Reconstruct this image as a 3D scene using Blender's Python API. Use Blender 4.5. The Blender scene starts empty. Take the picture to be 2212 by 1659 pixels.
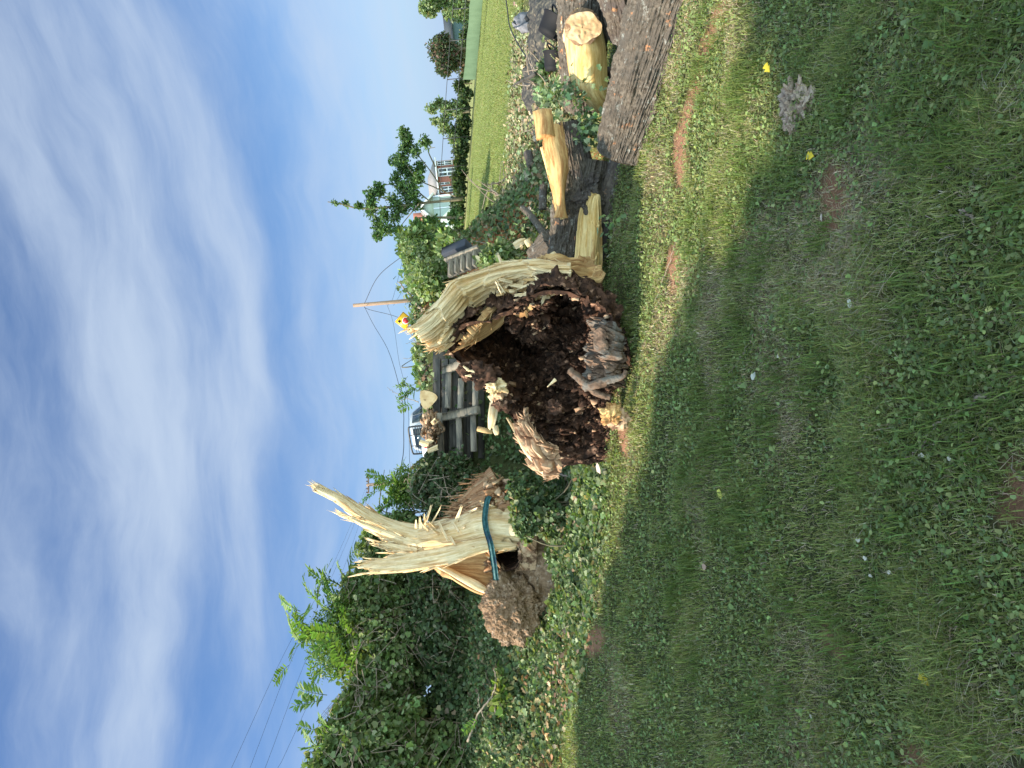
import bpy, math, random
import numpy as np
from mathutils import Vector, Matrix
R = math.radians
rng = np.random.default_rng(7)
random.seed(7)
SC = bpy.context.scene
COL = SC.collection

# ---------------------------------------------------------------- camera (phone held sideways: portrait view rolled 90 degrees)
FPX = 1560.0                     # focal length in pixels of a 2212 x 1659 picture
ROLL = R(6.0); PITCH = R(1.9)
CAM = np.array([0.0, 0.0, 1.5])
Fv = np.array([0.0, math.cos(PITCH), -math.sin(PITCH)])
Rh = np.array([1.0, 0.0, 0.0])
Uh = np.array([0.0, math.sin(PITCH), math.cos(PITCH)])
Rv = math.cos(ROLL) * Rh - math.sin(ROLL) * Uh
Uv = math.sin(ROLL) * Rh + math.cos(ROLL) * Uh
cam_d = bpy.data.cameras.new("camera"); cam = bpy.data.objects.new("camera", cam_d); COL.objects.link(cam)
cam_d.sensor_fit = 'HORIZONTAL'; cam_d.sensor_width = 36.0; cam_d.lens = 36.0 * FPX / 2212.0
cam_d.clip_start = 0.05; cam_d.clip_end = 3000
X = -Uv; Y = Rv; Z = -Fv
cam.matrix_world = Matrix(((X[0], Y[0], Z[0], CAM[0]), (X[1], Y[1], Z[1], CAM[1]), (X[2], Y[2], Z[2], CAM[2]), (0, 0, 0, 1)))
SC.camera = cam

# ---------------------------------------------------------------- sun and sky
SUN_EL = R(50); SUN_H = np.array([-0.97, -0.18]); SUN_H = SUN_H / np.linalg.norm(SUN_H)
SUN = np.array([SUN_H[0] * math.cos(SUN_EL), SUN_H[1] * math.cos(SUN_EL), math.sin(SUN_EL)])
sl = bpy.data.lights.new("sun", 'SUN'); sl.energy = 5.0; sl.angle = R(0.6); sl.color = (1.0, 0.90, 0.74)
so = bpy.data.objects.new("sun", sl); COL.objects.link(so)
so.rotation_mode = 'QUATERNION'; so.rotation_quaternion = Vector(SUN.tolist()).to_track_quat('Z', 'Y')
SC.view_settings.view_transform = 'Standard'; SC.view_settings.look = 'None'
SC.view_settings.exposure = 1.0; SC.view_settings.gamma = 1.0; SC.view_settings.use_curve_mapping = False
SC.render.engine = 'CYCLES'

W = bpy.data.worlds.new("World"); SC.world = W; W.use_nodes = True
nt = W.node_tree; nt.nodes.clear()
class NG:
    def __init__(s, nt): s.nt = nt
    def n(s, t, **k):
        o = s.nt.nodes.new(t)
        for a, b in k.items(): setattr(o, a, b)
        return o
    def l(s, a, b): s.nt.links.new(a, b)
    def m(s, op, a, b=None, c=None, clamp=False):
        o = s.n('ShaderNodeMath', operation=op); o.use_clamp = clamp
        for i, v in enumerate((a, b, c)):
            if v is None: continue
            if isinstance(v, (int, float)): o.inputs[i].default_value = v
            else: s.l(v, o.inputs[i])
        return o.outputs[0]
    def mix(s, f, a, b, blend='MIX'):
        o = s.n('ShaderNodeMix', data_type='RGBA', blend_type=blend)
        for i, v in ((0, f), (6, a), (7, b)):
            if isinstance(v, (int, float)): o.inputs[i].default_value = v
            elif isinstance(v, tuple): o.inputs[i].default_value = (*v[:3], 1)
            else: s.l(v, o.inputs[i])
        return o.outputs[2]
    def noise(s, vec, scale, detail=4, rough=0.55, dist=0.0, out='Fac'):
        o = s.n('ShaderNodeTexNoise'); o.inputs['Scale'].default_value = scale
        o.inputs['Detail'].default_value = detail; o.inputs['Roughness'].default_value = rough
        o.inputs['Distortion'].default_value = dist
        if vec is not None: s.l(vec, o.inputs['Vector'])
        return o.outputs[out]
    def ramp(s, f, lo, hi):
        o = s.n('ShaderNodeMapRange', interpolation_type='SMOOTHSTEP')
        o.inputs[1].default_value = lo; o.inputs[2].default_value = hi; s.l(f, o.inputs[0])
        return o.outputs[0]
    def mapping(s, vec, scale=(1, 1, 1), rot=(0, 0, 0), loc=(0, 0, 0)):
        o = s.n('ShaderNodeMapping'); o.inputs['Scale'].default_value = scale
        o.inputs['Rotation'].default_value = rot; o.inputs['Location'].default_value = loc
        s.l(vec, o.inputs['Vector']); return o.outputs[0]

def pix_dir(dx, dy):
    d = Fv + (829.5 - dy) / FPX * Rv - (dx - 1106) / FPX * Uv
    return d / np.linalg.norm(d)

g = NG(nt)
sky = g.n('ShaderNodeTexSky', sky_type='NISHITA'); sky.sun_disc = False
sky.sun_elevation = SUN_EL; sky.sun_rotation = math.atan2(SUN[0], SUN[1]); sky.altitude = 200
sky.air_density = 1.0; sky.dust_density = 0.15; sky.ozone_density = 2.5
tc = g.n('ShaderNodeTexCoord')
sep = g.n('ShaderNodeSeparateXYZ'); g.l(tc.outputs['Generated'], sep.inputs[0])
az = g.m('ARCTAN2', sep.outputs[0], sep.outputs[1]); el = g.m('ARCSINE', sep.outputs[2])
cmb = g.n('ShaderNodeCombineXYZ'); g.l(az, cmb.inputs[0]); g.l(el, cmb.inputs[1])
warp = g.noise(g.mapping(cmb.outputs[0], (2.2, 3.5, 1)), 1.0, 3, 0.55, 0, 'Color')
wv = g.n('ShaderNodeVectorMath', operation='SCALE'); g.l(warp, wv.inputs[0]); wv.inputs[3].default_value = 0.14
wa = g.n('ShaderNodeVectorMath', operation='ADD'); g.l(cmb.outputs[0], wa.inputs[0]); g.l(wv.outputs[0], wa.inputs[1])
wc = wa.outputs[0]
n1 = g.noise(g.mapping(wc, (2.0, 10.0, 1), (0, 0, R(8))), 1.3, 8, 0.52, .15)
n2 = g.noise(g.mapping(wc, (3.0, 16.0, 1), (0, 0, R(-14)), (3, 1, 0)), 1.0, 8, 0.58, .2)
n3 = g.noise(g.mapping(wc, (7, 30.0, 1), (0, 0, R(16)), (5, 2, 0)), 1.0, 7, 0.62, .2)
# banks of cloud where the sky has them: (display x, display y, half width along the sky's horizontal, half height, strength)
BL = [(300, 1150, .34, .075, .75), (290, 1400, .20, .05, .45), (330, 850, .20, .06, .35), (470, 950, .12, .06, .75), (560, 1050, .20, .035, .55),
      (430, 300, .16, .05, .5), (230, 350, .3, .08, .25), (520, 520, .22, .03, .35), (740, 150, .17, .075, .75), (690, 350, .16, .05, .45), (760, 750, .10, .03, .5),
      (570, 720, .14, .02, .45), (560, 1290, .10, .035, .55), (700, 1230, .05, .03, .55), (820, 900, .2, .02, .3), (110, 500, .35, .08, .25), (60, 1300, .4, .05, -.35),
      (560, 180, .14, .04, -.75), (620, 400, .16, .03, -.5), (470, 1250, .22, .03, -.7), (640, 900, .25, .02, -.4), (150, 1250, .3, .03, -.2), (620, 1450, .2, .06, -.4), (450, 1450, .15, .04, -.4)]
wsep = g.n('ShaderNodeSeparateXYZ'); g.l(wc, wsep.inputs[0])
acc = None
for bx, by, sa, se, st in BL:
    d = pix_dir(bx, by); a0 = math.atan2(d[0], d[1]); e0 = math.asin(d[2])
    u = g.m('MULTIPLY', g.m('SUBTRACT', wsep.outputs[0], a0 + 0.07), 1 / sa)
    v = g.m('MULTIPLY', g.m('SUBTRACT', wsep.outputs[1], e0 + 0.07), 1 / se)
    q = g.m('EXPONENT', g.m('MULTIPLY', g.m('ADD', g.m('MULTIPLY', u, u), g.m('MULTIPLY', v, v)), -0.7))
    q = g.m('MULTIPLY', q, st)
    acc = q if acc is None else g.m('ADD', acc, q)
dens = g.m('ADD', g.m('ADD', g.m('MULTIPLY', n1, 1.25), g.m('MULTIPLY', n2, 0.75)), g.m('MULTIPLY', n3, 0.55))
dens = g.m('ADD', g.m('SUBTRACT', dens, 1.27), g.m('MULTIPLY', acc, 0.42))
cf = g.m('MULTIPLY', g.ramp(dens, -0.50, 0.90), 0.84)
skc = g.mix(1.0, sky.outputs[0], (0.78, 0.96, 1.16), 'MULTIPLY')
skc = g.mix(g.ramp(el, 0.16, -0.03), skc, (3.3, 4.7, 6.9))
cloudc = g.mix(cf, skc, (4.6, 5.5, 6.8))
# unseen sky behind the camera brightened and warmed, added fill for the shaded lawn
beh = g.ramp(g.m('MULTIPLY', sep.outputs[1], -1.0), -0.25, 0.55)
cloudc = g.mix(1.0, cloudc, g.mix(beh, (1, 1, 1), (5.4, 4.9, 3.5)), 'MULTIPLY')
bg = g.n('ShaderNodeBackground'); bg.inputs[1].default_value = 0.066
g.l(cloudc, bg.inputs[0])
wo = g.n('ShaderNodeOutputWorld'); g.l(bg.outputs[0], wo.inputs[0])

# ---------------------------------------------------------------- picture geometry helpers
def D(dx, dy, d):
    return CAM + d * (Fv + (829.5 - dy) / FPX * Rv - (dx - 1106) / FPX * Uv)
def PL(dx, dy, p0, n):
    r = Fv + (829.5 - dy) / FPX * Rv - (dx - 1106) / FPX * Uv
    return CAM + r * (np.dot(p0 - CAM, n) / np.dot(r, n))
def proj(p):
    q = np.asarray(p) - CAM; z = q @ Fv
    return 1106 - FPX * (q @ Uv) / z, 829.5 - FPX * (q @ Rv) / z

# ---------------------------------------------------------------- numpy noise
_P = np.random.default_rng(3).permutation(256); _P = np.concatenate([_P, _P, _P])
_G = np.random.default_rng(4).normal(size=(256, 3)); _G /= np.linalg.norm(_G, axis=1)[:, None]
def perlin(p):
    p = np.asarray(p, float); i = np.floor(p).astype(int); f = p - i; i &= 255
    u = f * f * f * (f * (f * 6 - 15) + 10); r = 0
    for dx in (0, 1):
        for dy in (0, 1):
            for dz in (0, 1):
                h = _P[_P[_P[i[..., 0] + dx] + i[..., 1] + dy] + i[..., 2] + dz]
                gr = _G[h]
                dt = gr[..., 0] * (f[..., 0] - dx) + gr[..., 1] * (f[..., 1] - dy) + gr[..., 2] * (f[..., 2] - dz)
                w = (u[..., 0] if dx else 1 - u[..., 0]) * (u[..., 1] if dy else 1 - u[..., 1]) * (u[..., 2] if dz else 1 - u[..., 2])
                r = r + w * dt
    return r
def fbm(p, o=4, g=0.5):
    p = np.asarray(p, float); a = 1.0; r = 0; s = 1.0
    for k in range(o):
        r = r + a * perlin(p * s + 17.3 * k); a *= g; s *= 2.03
    return r
def cellid(p):
    """F1 distance and a random value per cell"""
    p = np.asarray(p, float); i = np.floor(p).astype(int)
    best = np.full(p.shape[:-1], 9.0); sec = best.copy(); bid = np.zeros(p.shape[:-1])
    for a in (-1, 0, 1):
        for b in (-1, 0, 1):
            for c in (-1, 0, 1):
                j = i + np.array([a, b, c]); h = _P[_P[_P[j[..., 0] & 255] + (j[..., 1] & 255)] + (j[..., 2] & 255)]
                q = j + 0.5 + 0.45 * _G[h]
                d = np.linalg.norm(p - q, axis=-1)
                m = d < best
                sec = np.where(m, best, np.minimum(sec, d)); bid = np.where(m, h / 255.0, bid); best = np.where(m, d, best)
    return best, sec, bid
def sst(x, a=0.0, b=1.0):
    t = np.clip((x - a) / (b - a), 0, 1); return t * t * (3 - 2 * t)

# ---------------------------------------------------------------- the lie of the land
def xr_(y): return 0.3 + 0.19 * np.minimum(y, 12) + 0.12 * np.maximum(y - 12, 0)
def yfoot(x):
    return np.interp(x, [-9, -4.2, -3.2, -2.2, -1.35, -1.1, 0.6, 1.0, 1.5, 2.2, 3.0], [6.3, 6.6, 7.1, 7.6, 8.3, 9.8, 9.85, 9.3, 9.35, 9.35, 9.4])
_gn = 0.07 * Rv + Uv - 0.1032 * Fv
SX, SY = -_gn[0] / _gn[2], -_gn[1] / _gn[2]
def Hs(x, y):
    x = np.asarray(x, float); y = np.asarray(y, float)
    base = SX * np.clip(x, -14, 500)
    w = 0.9 + 0.14 * np.abs(y)
    m = sst((y - yfoot(x)) / np.interp(x, [-2.0, -1.35, -1.1, 0.6, 1.0, 2.2], [2.6, 1.5, .35, .35, 1.0, 1.6])) * sst((xr_(y) - x) / w + 0.5)
    return base * (1 - m) + 1.60 * m + SY * y
def Hn(x, y):
    x = np.asarray(x, float); y = np.asarray(y, float)
    p = np.stack([x, y, 0 * x], -1)
    k = np.exp(-np.maximum(0, np.hypot(x, y) - 12) / 10)
    return Hs(x, y) + k * (0.05 * perlin(p * 0.7) + 0.022 * fbm(p * 2.5, 3))
def hgt(x, y): return float(Hn(np.array([x]), np.array([y]))[0])
def G(dx, dy, lift=0.0):
    r = Fv + (829.5 - dy) / FPX * Rv - (dx - 1106) / FPX * Uv
    t = np.concatenate([np.linspace(0.8, 30, 3000), np.linspace(30, 160, 1500)])
    P = CAM + t[:, None] * r
    s = P[:, 2] - Hn(P[:, 0], P[:, 1])
    k = int(np.argmax(s < 0)) if (s < 0).any() else len(t) - 1
    p = P[k].copy(); p[2] += lift
    return p

# ---------------------------------------------------------------- mesh helpers
def mk(name, V, F, mat, parent=None, col=None, uv=None, smooth=False):
    """V (n,3) world coordinates; F: array (m,k) or list of such arrays"""
    V = np.asarray(V, np.float64)
    if parent is not None:
        off = np.zeros(3); q = parent
        while q is not None: off = off + np.array(q.location); q = q.parent
        V = V - off
    if not isinstance(F, (list, tuple)): F = [F]
    F = [np.asarray(f, np.int32) for f in F if len(f)]
    me = bpy.data.meshes.new(name)
    me.vertices.add(len(V)); me.vertices.foreach_set("co", V.astype(np.float32).ravel())
    nl = sum(f.size for f in F); npol = sum(len(f) for f in F)
    me.loops.add(nl); me.polygons.add(npol)
    li = np.concatenate([f.ravel() for f in F]); me.loops.foreach_set("vertex_index", li)
    tot = np.concatenate([np.full(len(f), f.shape[1], np.int32) for f in F])
    st = np.concatenate([[0], np.cumsum(tot)[:-1]]).astype(np.int32)
    me.polygons.foreach_set("loop_start", st); me.polygons.foreach_set("loop_total", tot)
    if smooth: me.polygons.foreach_set("use_smooth", np.ones(npol, bool))
    if col is not None:
        ca = me.color_attributes.new("tint", 'FLOAT_COLOR', 'POINT')
        c = np.ones((len(V), 4), np.float32); c[:, :3] = np.clip(col, 0, 1); ca.data.foreach_set("color", c.ravel())
    if uv is not None:
        ul = me.uv_layers.new(name="UVMap"); ul.data.foreach_set("uv", np.asarray(uv, np.float32)[li].ravel())
    me.update(calc_edges=True); me.validate()
    if mat is not None: me.materials.append(mat)
    o = bpy.data.objects.new(name, me); COL.objects.link(o)
    if parent is not None: o.parent = parent
    return o
def tag(o, label=None, cat=None, group=None, kind=None):
    if label: o['label'] = label
    if cat: o['category'] = cat
    if group: o['group'] = group
    if kind: o['kind'] = kind
    return o
def thing(name, label, cat, loc, group=None):
    o = bpy.data.objects.new(name, None); COL.objects.link(o); o.location = Vector([float(c) for c in loc]); o.empty_display_size = 0.1
    return tag(o, label, cat, group)
def gridF(a, b, wrap=False):
    """faces of an a x b vertex grid; wrap closes the b direction"""
    i = np.arange(a - 1)[:, None]; j = np.arange(b if wrap else b - 1)[None, :]; j2 = (j + 1) % b
    return np.stack([i * b + j, i * b + j2, (i + 1) * b + j2, (i + 1) * b + j], -1).reshape(-1, 4)
def join(parts):
    """parts: list of (V, F[, col]) -> V, list F, col"""
    Vs, Fs, Cs, k = [], {}, [], 0
    for p in parts:
        V, F = np.asarray(p[0]), p[1]
        if not isinstance(F, (list, tuple)): F = [F]
        for f in F:
            f = np.asarray(f)
            if len(f): Fs.setdefault(f.shape[1], []).append(f + k)
        Vs.append(V); k += len(V)
        if len(p) > 2: Cs.append(np.broadcast_to(p[2], V.shape))
    return np.concatenate(Vs), [np.concatenate(v) for v in Fs.values()], (np.concatenate(Cs) if Cs else None)
def unit(v): v = np.asarray(v, float); return v / (np.linalg.norm(v, axis=-1, keepdims=True) + 1e-12)
def frame(a):
    a = unit(a); t = np.array([0, 0, 1.0]) if abs(a[2]) < 0.9 else np.array([0, 1.0, 0])
    e1 = unit(np.cross(t, a)); e2 = np.cross(a, e1); return a, e1, e2
def box(c, ax, h, bev=0.0):
    """box at c with axes rows ax and half sizes h"""
    ax = np.asarray(ax, float); h = np.asarray(h, float)
    if bev <= 0:
        s = np.array([[x, y, z] for x in (-1, 1) for y in (-1, 1) for z in (-1, 1)], float) * h
        F = np.array([[0, 1, 3, 2], [4, 6, 7, 5], [0, 4, 5, 1], [2, 3, 7, 6], [0, 2, 6, 4], [1, 5, 7, 3]])
        return np.asarray(c) + s @ ax, F
    V = []; F4 = []; F3 = []
    idx = {}
    for x in (-1, 1):
        for y in (-1, 1):
            for z in (-1, 1):
                s = np.array([x, y, z], float)
                for k in range(3):
                    q = s * (h - bev); q[k] = s[k] * h[k]
                    idx[(x, y, z, k)] = len(V); V.append(q)
    for k in range(3):
        a, b = [i for i in range(3) if i != k]
        for sg in (-1, 1):
            f = []
            for (u, v) in ((-1, -1), (1, -1), (1, 1), (-1, 1)):
                t = [0, 0, 0]; t[k] = sg; t[a] = u; t[b] = v; f.append(idx[(*t, k)])
            F4.append(f)
        for u in (-1, 1):
            for v in (-1, 1):
                f = []
                t = [0, 0, 0]; t[a] = u; t[b] = v
                t[k] = -1; f.append(idx[(*t, a)]); t[k] = 1; f.append(idx[(*t, a)]); f.append(idx[(*t, b)]); t[k] = -1; f.append(idx[(*t, b)])
                F4.append(f)
    for x in (-1, 1):
        for y in (-1, 1):
            for z in (-1, 1): F3.append([idx[(x, y, z, k)] for k in range(3)])
    return np.asarray(c) + np.array(V) @ ax, [np.array(F4), np.array(F3)]
EYE = np.eye(3)
def tube(pts, rad, n=8, cap=True, jit=0.0):
    pts = np.asarray(pts, float); m = len(pts); rad = np.broadcast_to(rad, m)
    T = unit(np.gradient(pts, axis=0)); V = np.zeros((m, n, 3)); e1 = None
    for i in range(m):
        if e1 is None: _, e1, e2 = frame(T[i])
        else:
            e1 = unit(e1 - np.dot(e1, T[i]) * T[i]); e2 = np.cross(T[i], e1)
        th = np.arange(n) * 2 * math.pi / n
        rr = rad[i] * (1 + (jit * rng.normal(size=n) if jit else 0))
        V[i] = pts[i] + (np.cos(th)[:, None] * e1 + np.sin(th)[:, None] * e2) * (rr[:, None] if jit else rr)
    Vf = V.reshape(-1, 3); F = [gridF(m, n, True)]
    if cap:
        k = len(Vf); Vf = np.concatenate([Vf, pts[:1], pts[-1:]])
        a = np.arange(n); b = (a + 1) % n
        F.append(np.concatenate([np.stack([b, a, np.full(n, k)], 1), np.stack([(m - 1) * n + a, (m - 1) * n + b, np.full(n, k + 1)], 1)]))
    return Vf, F
def cr(P, n, axis=0):
    """Catmull-Rom resample along an axis"""
    P = np.moveaxis(np.asarray(P, float), axis, 0); m = len(P)
    Q = np.concatenate([2 * P[:1] - P[1:2], P, 2 * P[-1:] - P[-2:-1]])
    t = np.linspace(0, m - 1, n); i = np.minimum(t.astype(int), m - 2); f = (t - i).reshape((-1,) + (1,) * (P.ndim - 1))
    a, b, c, d = Q[i], Q[i + 1], Q[i + 2], Q[i + 3]
    r = 0.5 * (2 * b + (c - a) * f + (2 * a - 5 * b + 4 * c - d) * f ** 2 + (3 * b - a - 3 * c + d) * f ** 3)
    return np.moveaxis(r, 0, axis)
def sheet(rows, nv, nu, disp=0.012, fq=(45, 3), thick=0.03, jag=0.25, jf=14, seed=0.0, step=0.0, back=True, edge=0.0, blk=0.0, bq=(16, 6)):
    """split slab of wood: rows (m,k,3) run along the fibres; torn at the last row. returns V, F, uv"""
    P = cr(cr(rows, nu, 1), nv, 0)
    L = np.cumsum(np.concatenate([np.zeros((1, nu)), np.linalg.norm(np.diff(P, axis=0), axis=-1)]), 0)
    Wd = np.cumsum(np.concatenate([np.zeros((nv, 1)), np.linalg.norm(np.diff(P, axis=1), axis=-1)], 1), 1).mean(0)
    s = np.linspace(0, 1, nu)
    if jag > 0:
        u = Wd * jf
        n = fbm(np.stack([u, u * 0 + seed, u * 0], -1), 3, 0.7)
        te = 1 - jag * np.clip(0.5 + 1.1 * n, 0, 1)
        t = np.linspace(0, 1, nv)[:, None] * te[None, :]
        idx = t * (nv - 1); i0 = np.minimum(idx.astype(int), nv - 2); f = (idx - i0)[..., None]
        jj = np.broadcast_to(np.arange(nu), i0.shape)
        P = P[i0, jj] * (1 - f) + P[i0 + 1, jj] * f
        L = L[i0, jj] * (1 - f[..., 0]) + L[i0 + 1, jj] * f[..., 0]
    N = unit(np.cross(np.gradient(P, axis=1), np.gradient(P, axis=0)))
    U = np.broadcast_to(Wd, L.shape)
    q = np.stack([U * fq[0], L * fq[1], 0 * U + seed], -1)
    rdg = 1 - np.abs(perlin(q)) * 2.4
    rd2 = 1 - np.abs(perlin(q * np.array([2.3, 1.6, 1]) + 40)) * 2.4
    h = disp * (1.0 * rdg + 0.45 * rd2 + 1.8 * fbm(q * np.array([0.28, 0.5, 1]), 3))
    if step:
        sv = L * 3.2 + 0.9 * fbm(np.stack([U * 9, L * 1.2, 0 * U + seed + 5], -1), 3)
        h = h + step * (sv - np.floor(sv))
    if blk:
        bb = np.stack([U * bq[0], L * bq[1], 0 * U + seed], -1); bb = bb + .3 * np.stack([perlin(bb * .7), perlin(bb * .7 + 9), 0 * U], -1)
        f1_, f2_, ci = cellid(bb); h = h + blk * (ci - .5) - blk * .9 * np.exp(-((f2_ - f1_) / .12) ** 2)
    Pf = P + N * h[..., None]
    if edge: Pf = Pf + edge * perlin(Pf * 9)[..., None] * N
    V = Pf.reshape(-1, 3); F = gridF(nv, nu); uv = np.stack([U, L], -1).reshape(-1, 2)
    if not back: return V, F, uv
    th = thick * (0.5 + 0.5 * np.sin(np.pi * s))[None, :, None] + 0.004
    Pb = P - N * th * (1 - 0.6 * np.linspace(0, 1, nv)[:, None, None])
    n0 = len(V); Vb = Pb.reshape(-1, 3); Fb = F[:, ::-1] + n0
    e = []
    def strip(a): b = a + n0; e.append(np.stack([a[:-1], b[:-1], b[1:], a[1:]], 1))
    I = np.arange(nv * nu).reshape(nv, nu)
    strip(I[0]); strip(I[-1][::-1]); strip(I[::-1, 0]); strip(I[:, -1])
    return np.concatenate([V, Vb]), np.concatenate([F, Fb] + e), np.concatenate([uv, uv])
def logmesh(p0, p1, r0, r1, nth=220, nl=200, amp=0.014, fr=26, seed=0.0, bend=None, oval=1.0, prof=None, caps=(True, True), stretch=0.14):
    """bark covered trunk with real ridges; returns V,F,uv"""
    p0 = np.asarray(p0, float); p1 = np.asarray(p1, float)
    C = np.array([p0, p1]) if bend is None else np.array([p0] + [np.asarray(b) for b in bend] + [p1])
    C = cr(C, nl) if len(C) > 2 else np.linspace(p0, p1, nl)
    T = unit(np.gradient(C, axis=0)); L = np.concatenate([[0], np.cumsum(np.linalg.norm(np.diff(C, axis=0), axis=1))])
    _, e1, e2 = frame(T[0])
    th = np.arange(nth) * 2 * math.pi / nth
    s = np.linspace(0, 1, nl); rr = (r0 + (r1 - r0) * s) if prof is None else prof(s)
    rr = rr[:, None] * (1 + 0.07 * perlin(np.stack(np.broadcast_arrays(np.cos(th)[None] * 1.2, np.sin(th)[None] * 1.2, (L * 2.0 + seed)[:, None]), -1)))
    rm = max(r0, r1)
    q = np.stack(np.broadcast_arrays(np.cos(th)[None] * rm * fr, np.sin(th)[None] * rm * fr, (L * fr * stretch + seed)[:, None]), -1)
    q = q + 0.35 * np.stack([perlin(q * 1.7 + 3), perlin(q * 1.7 + 9), 0 * q[..., 0]], -1)
    rg = np.clip(1 - np.abs(perlin(q)) * 3.2, -1, 1); rg2 = 1 - np.abs(perlin(q * 2.1 + 31)) * 2.6
    h = amp * (-rg + 0.35 * rg2 + 0.5 * perlin(q * np.array([4, 4, 9.0])))
    rr = rr + h
    V = C[:, None, :] + (np.cos(th)[None, :, None] * e1 * oval + np.sin(th)[None, :, None] * e2) * rr[..., None]
    uv = np.stack(np.broadcast_arrays((th * rm)[None], L[:, None]), -1).reshape(-1, 2)
    Vf = V.reshape(-1, 3); F = [gridF(nl, nth, True)]
    k = len(Vf); ex = []; tri = []
    a = np.arange(nth); b = (a + 1) % nth
    if caps[0]: ex.append(C[0]); tri.append(np.stack([b, a, np.full(nth, k + len(ex) - 1)], 1))
    if caps[1]: ex.append(C[-1]); tri.append(np.stack([(nl - 1) * nth + a, (nl - 1) * nth + b, np.full(nth, k + len(ex) - 1)], 1))
    if ex:
        Vf = np.concatenate([Vf, ex]); uv = np.concatenate([uv, np.zeros((len(ex), 2))]); F.append(np.concatenate(tri))
    return Vf, F, uv
def enddisc(c, n, r, off=0.004, nth=64, nr=14, rough=0.004, wob=0.06, e1=None, sx=1.0):
    a, f1, f2 = frame(n)
    if e1 is not None: f1 = unit(e1 - np.dot(e1, a) * a); f2 = np.cross(a, f1)
    th = np.arange(nth) * 2 * math.pi / nth
    ro = r * (1 + wob * perlin(np.stack([np.cos(th) * 1.5, np.sin(th) * 1.5, 0 * th + c[0]], -1)))
    rho = np.linspace(0.02, 1, nr)[:, None]
    h = rough * perlin(np.stack(np.broadcast_arrays(rho * np.cos(th) * 5, rho * np.sin(th) * 5, 0 * rho), -1))
    V = np.asarray(c) + (rho * ro * np.cos(th))[..., None] * f1 * sx + (rho * ro * np.sin(th))[..., None] * f2 + (off + h)[..., None] * a
    uv = np.stack([(rho * ro * np.cos(th)), (rho * ro * np.sin(th))], -1).reshape(-1, 2)
    Vf = V.reshape(-1, 3); F = [gridF(nr, nth, True), np.arange(nth)[None, :]]
    return Vf, F, uv

def fibres(rows, n, L=(.10, .35), w=.006, seed=0, edge=.5, tips=.4, spread=.16):
    """ragged slivers standing off a split surface, thickest at its sides and torn end"""
    rg = np.random.default_rng(seed + 100); P = cr(cr(rows, 40, 1), 60, 0)
    T = unit(np.gradient(P, axis=0)); A = unit(np.gradient(P, axis=1)); N = unit(np.cross(A, T))
    t = np.where(rg.random(n) < tips, .75 + .2 * rg.random(n), rg.random(n) * .9); s = rg.random(n)
    e = rg.random(n) < edge; s = np.where(e, np.where(rg.random(n) < .5, .02 * rg.random(n), 1 - .02 * rg.random(n)), s)
    i = (t * 59).astype(int); j = (s * 39).astype(int); b = P[i, j]; d = T[i, j]; a = A[i, j]; nn = N[i, j]
    sg = np.where(e, np.where(s < .5, -1, 1), rg.normal(size=n))[:, None]
    d = unit(d + a * sg * spread * rg.random((n, 1)) + nn * spread * 1.3 * rg.normal(size=(n, 1)))
    l = (L[0] + (L[1] - L[0]) * rg.random(n) ** 1.6)[:, None]; ww = (w * (.5 + 1.3 * rg.random(n)))[:, None]
    bend = a * sg * .12 * l * rg.random((n, 1)) + nn * .10 * l * rg.normal(size=(n, 1))
    rings = []
    for k, (f, q) in enumerate(((-.15, .7), (.35, 1.0), (.75, .6))):
        c = b + d * l * f + bend * f * f
        for c1, c2 in ((1.4, 0), (-1.0, .55), (-1.0, -.55)): rings.append(c + a * ww * q * c1 * (1 if c2 == 0 else .9) + nn * ww * q * c2 * 1.1)
    V = np.stack(rings + [b + d * l + bend], 1); k = np.arange(n)[:, None] * 10
    F4 = []; F3 = []
    for r in (0, 3):
        for m in range(3): F4.append(np.concatenate([k + r + m, k + r + (m + 1) % 3, k + r + 3 + (m + 1) % 3, k + r + 3 + m], 1))
    for m in range(3): F3.append(np.concatenate([k + 6 + m, k + 6 + (m + 1) % 3, k + 9], 1))
    uv = np.stack([np.repeat(rg.random(n), 10) * 3, np.tile(np.array([0, 0, 0, .1, .1, .1, .2, .2, .2, .3]), n)], 1)
    return V.reshape(-1, 3), [np.concatenate(F4), np.concatenate(F3)], uv
# ---------------------------------------------------------------- leaves
T_LEAF = (np.array([(0, 0, 0), (.30, .28, .08), (.26, .72, .07), (0, 1, 0), (-.26, .72, .07), (-.30, .28, .08)]), np.array([[0, 1, 2, 3], [0, 3, 4, 5]]))
T_ROUND = (np.array([(0, .08, 0), (.42, .02, .06), (.52, .5, .10), (0, .95, 0), (-.52, .5, .10), (-.42, .02, .06)]), np.array([[0, 1, 2, 3], [0, 3, 4, 5]]))
T_LANCE = (np.array([(0, 0, 0), (.15, .30, .03), (.11, .68, .03), (0, 1, -.06), (-.11, .68, .03), (-.15, .30, .03)]), np.array([[0, 1, 2, 3], [0, 3, 4, 5]]))
T_OAK = (np.array([(0, 0, 0), (.16, .22, .04), (.36, .42, .1), (.18, .55, .05), (.34, .8, .1), (0, 1, 0), (-.34, .8, .1), (-.18, .55, .05), (-.36, .42, .1), (-.16, .22, .04)]),
         np.array([[0, 1, 2, 3], [0, 3, 4, 5], [0, 5, 6, 7], [0, 7, 8, 9]]))
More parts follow.
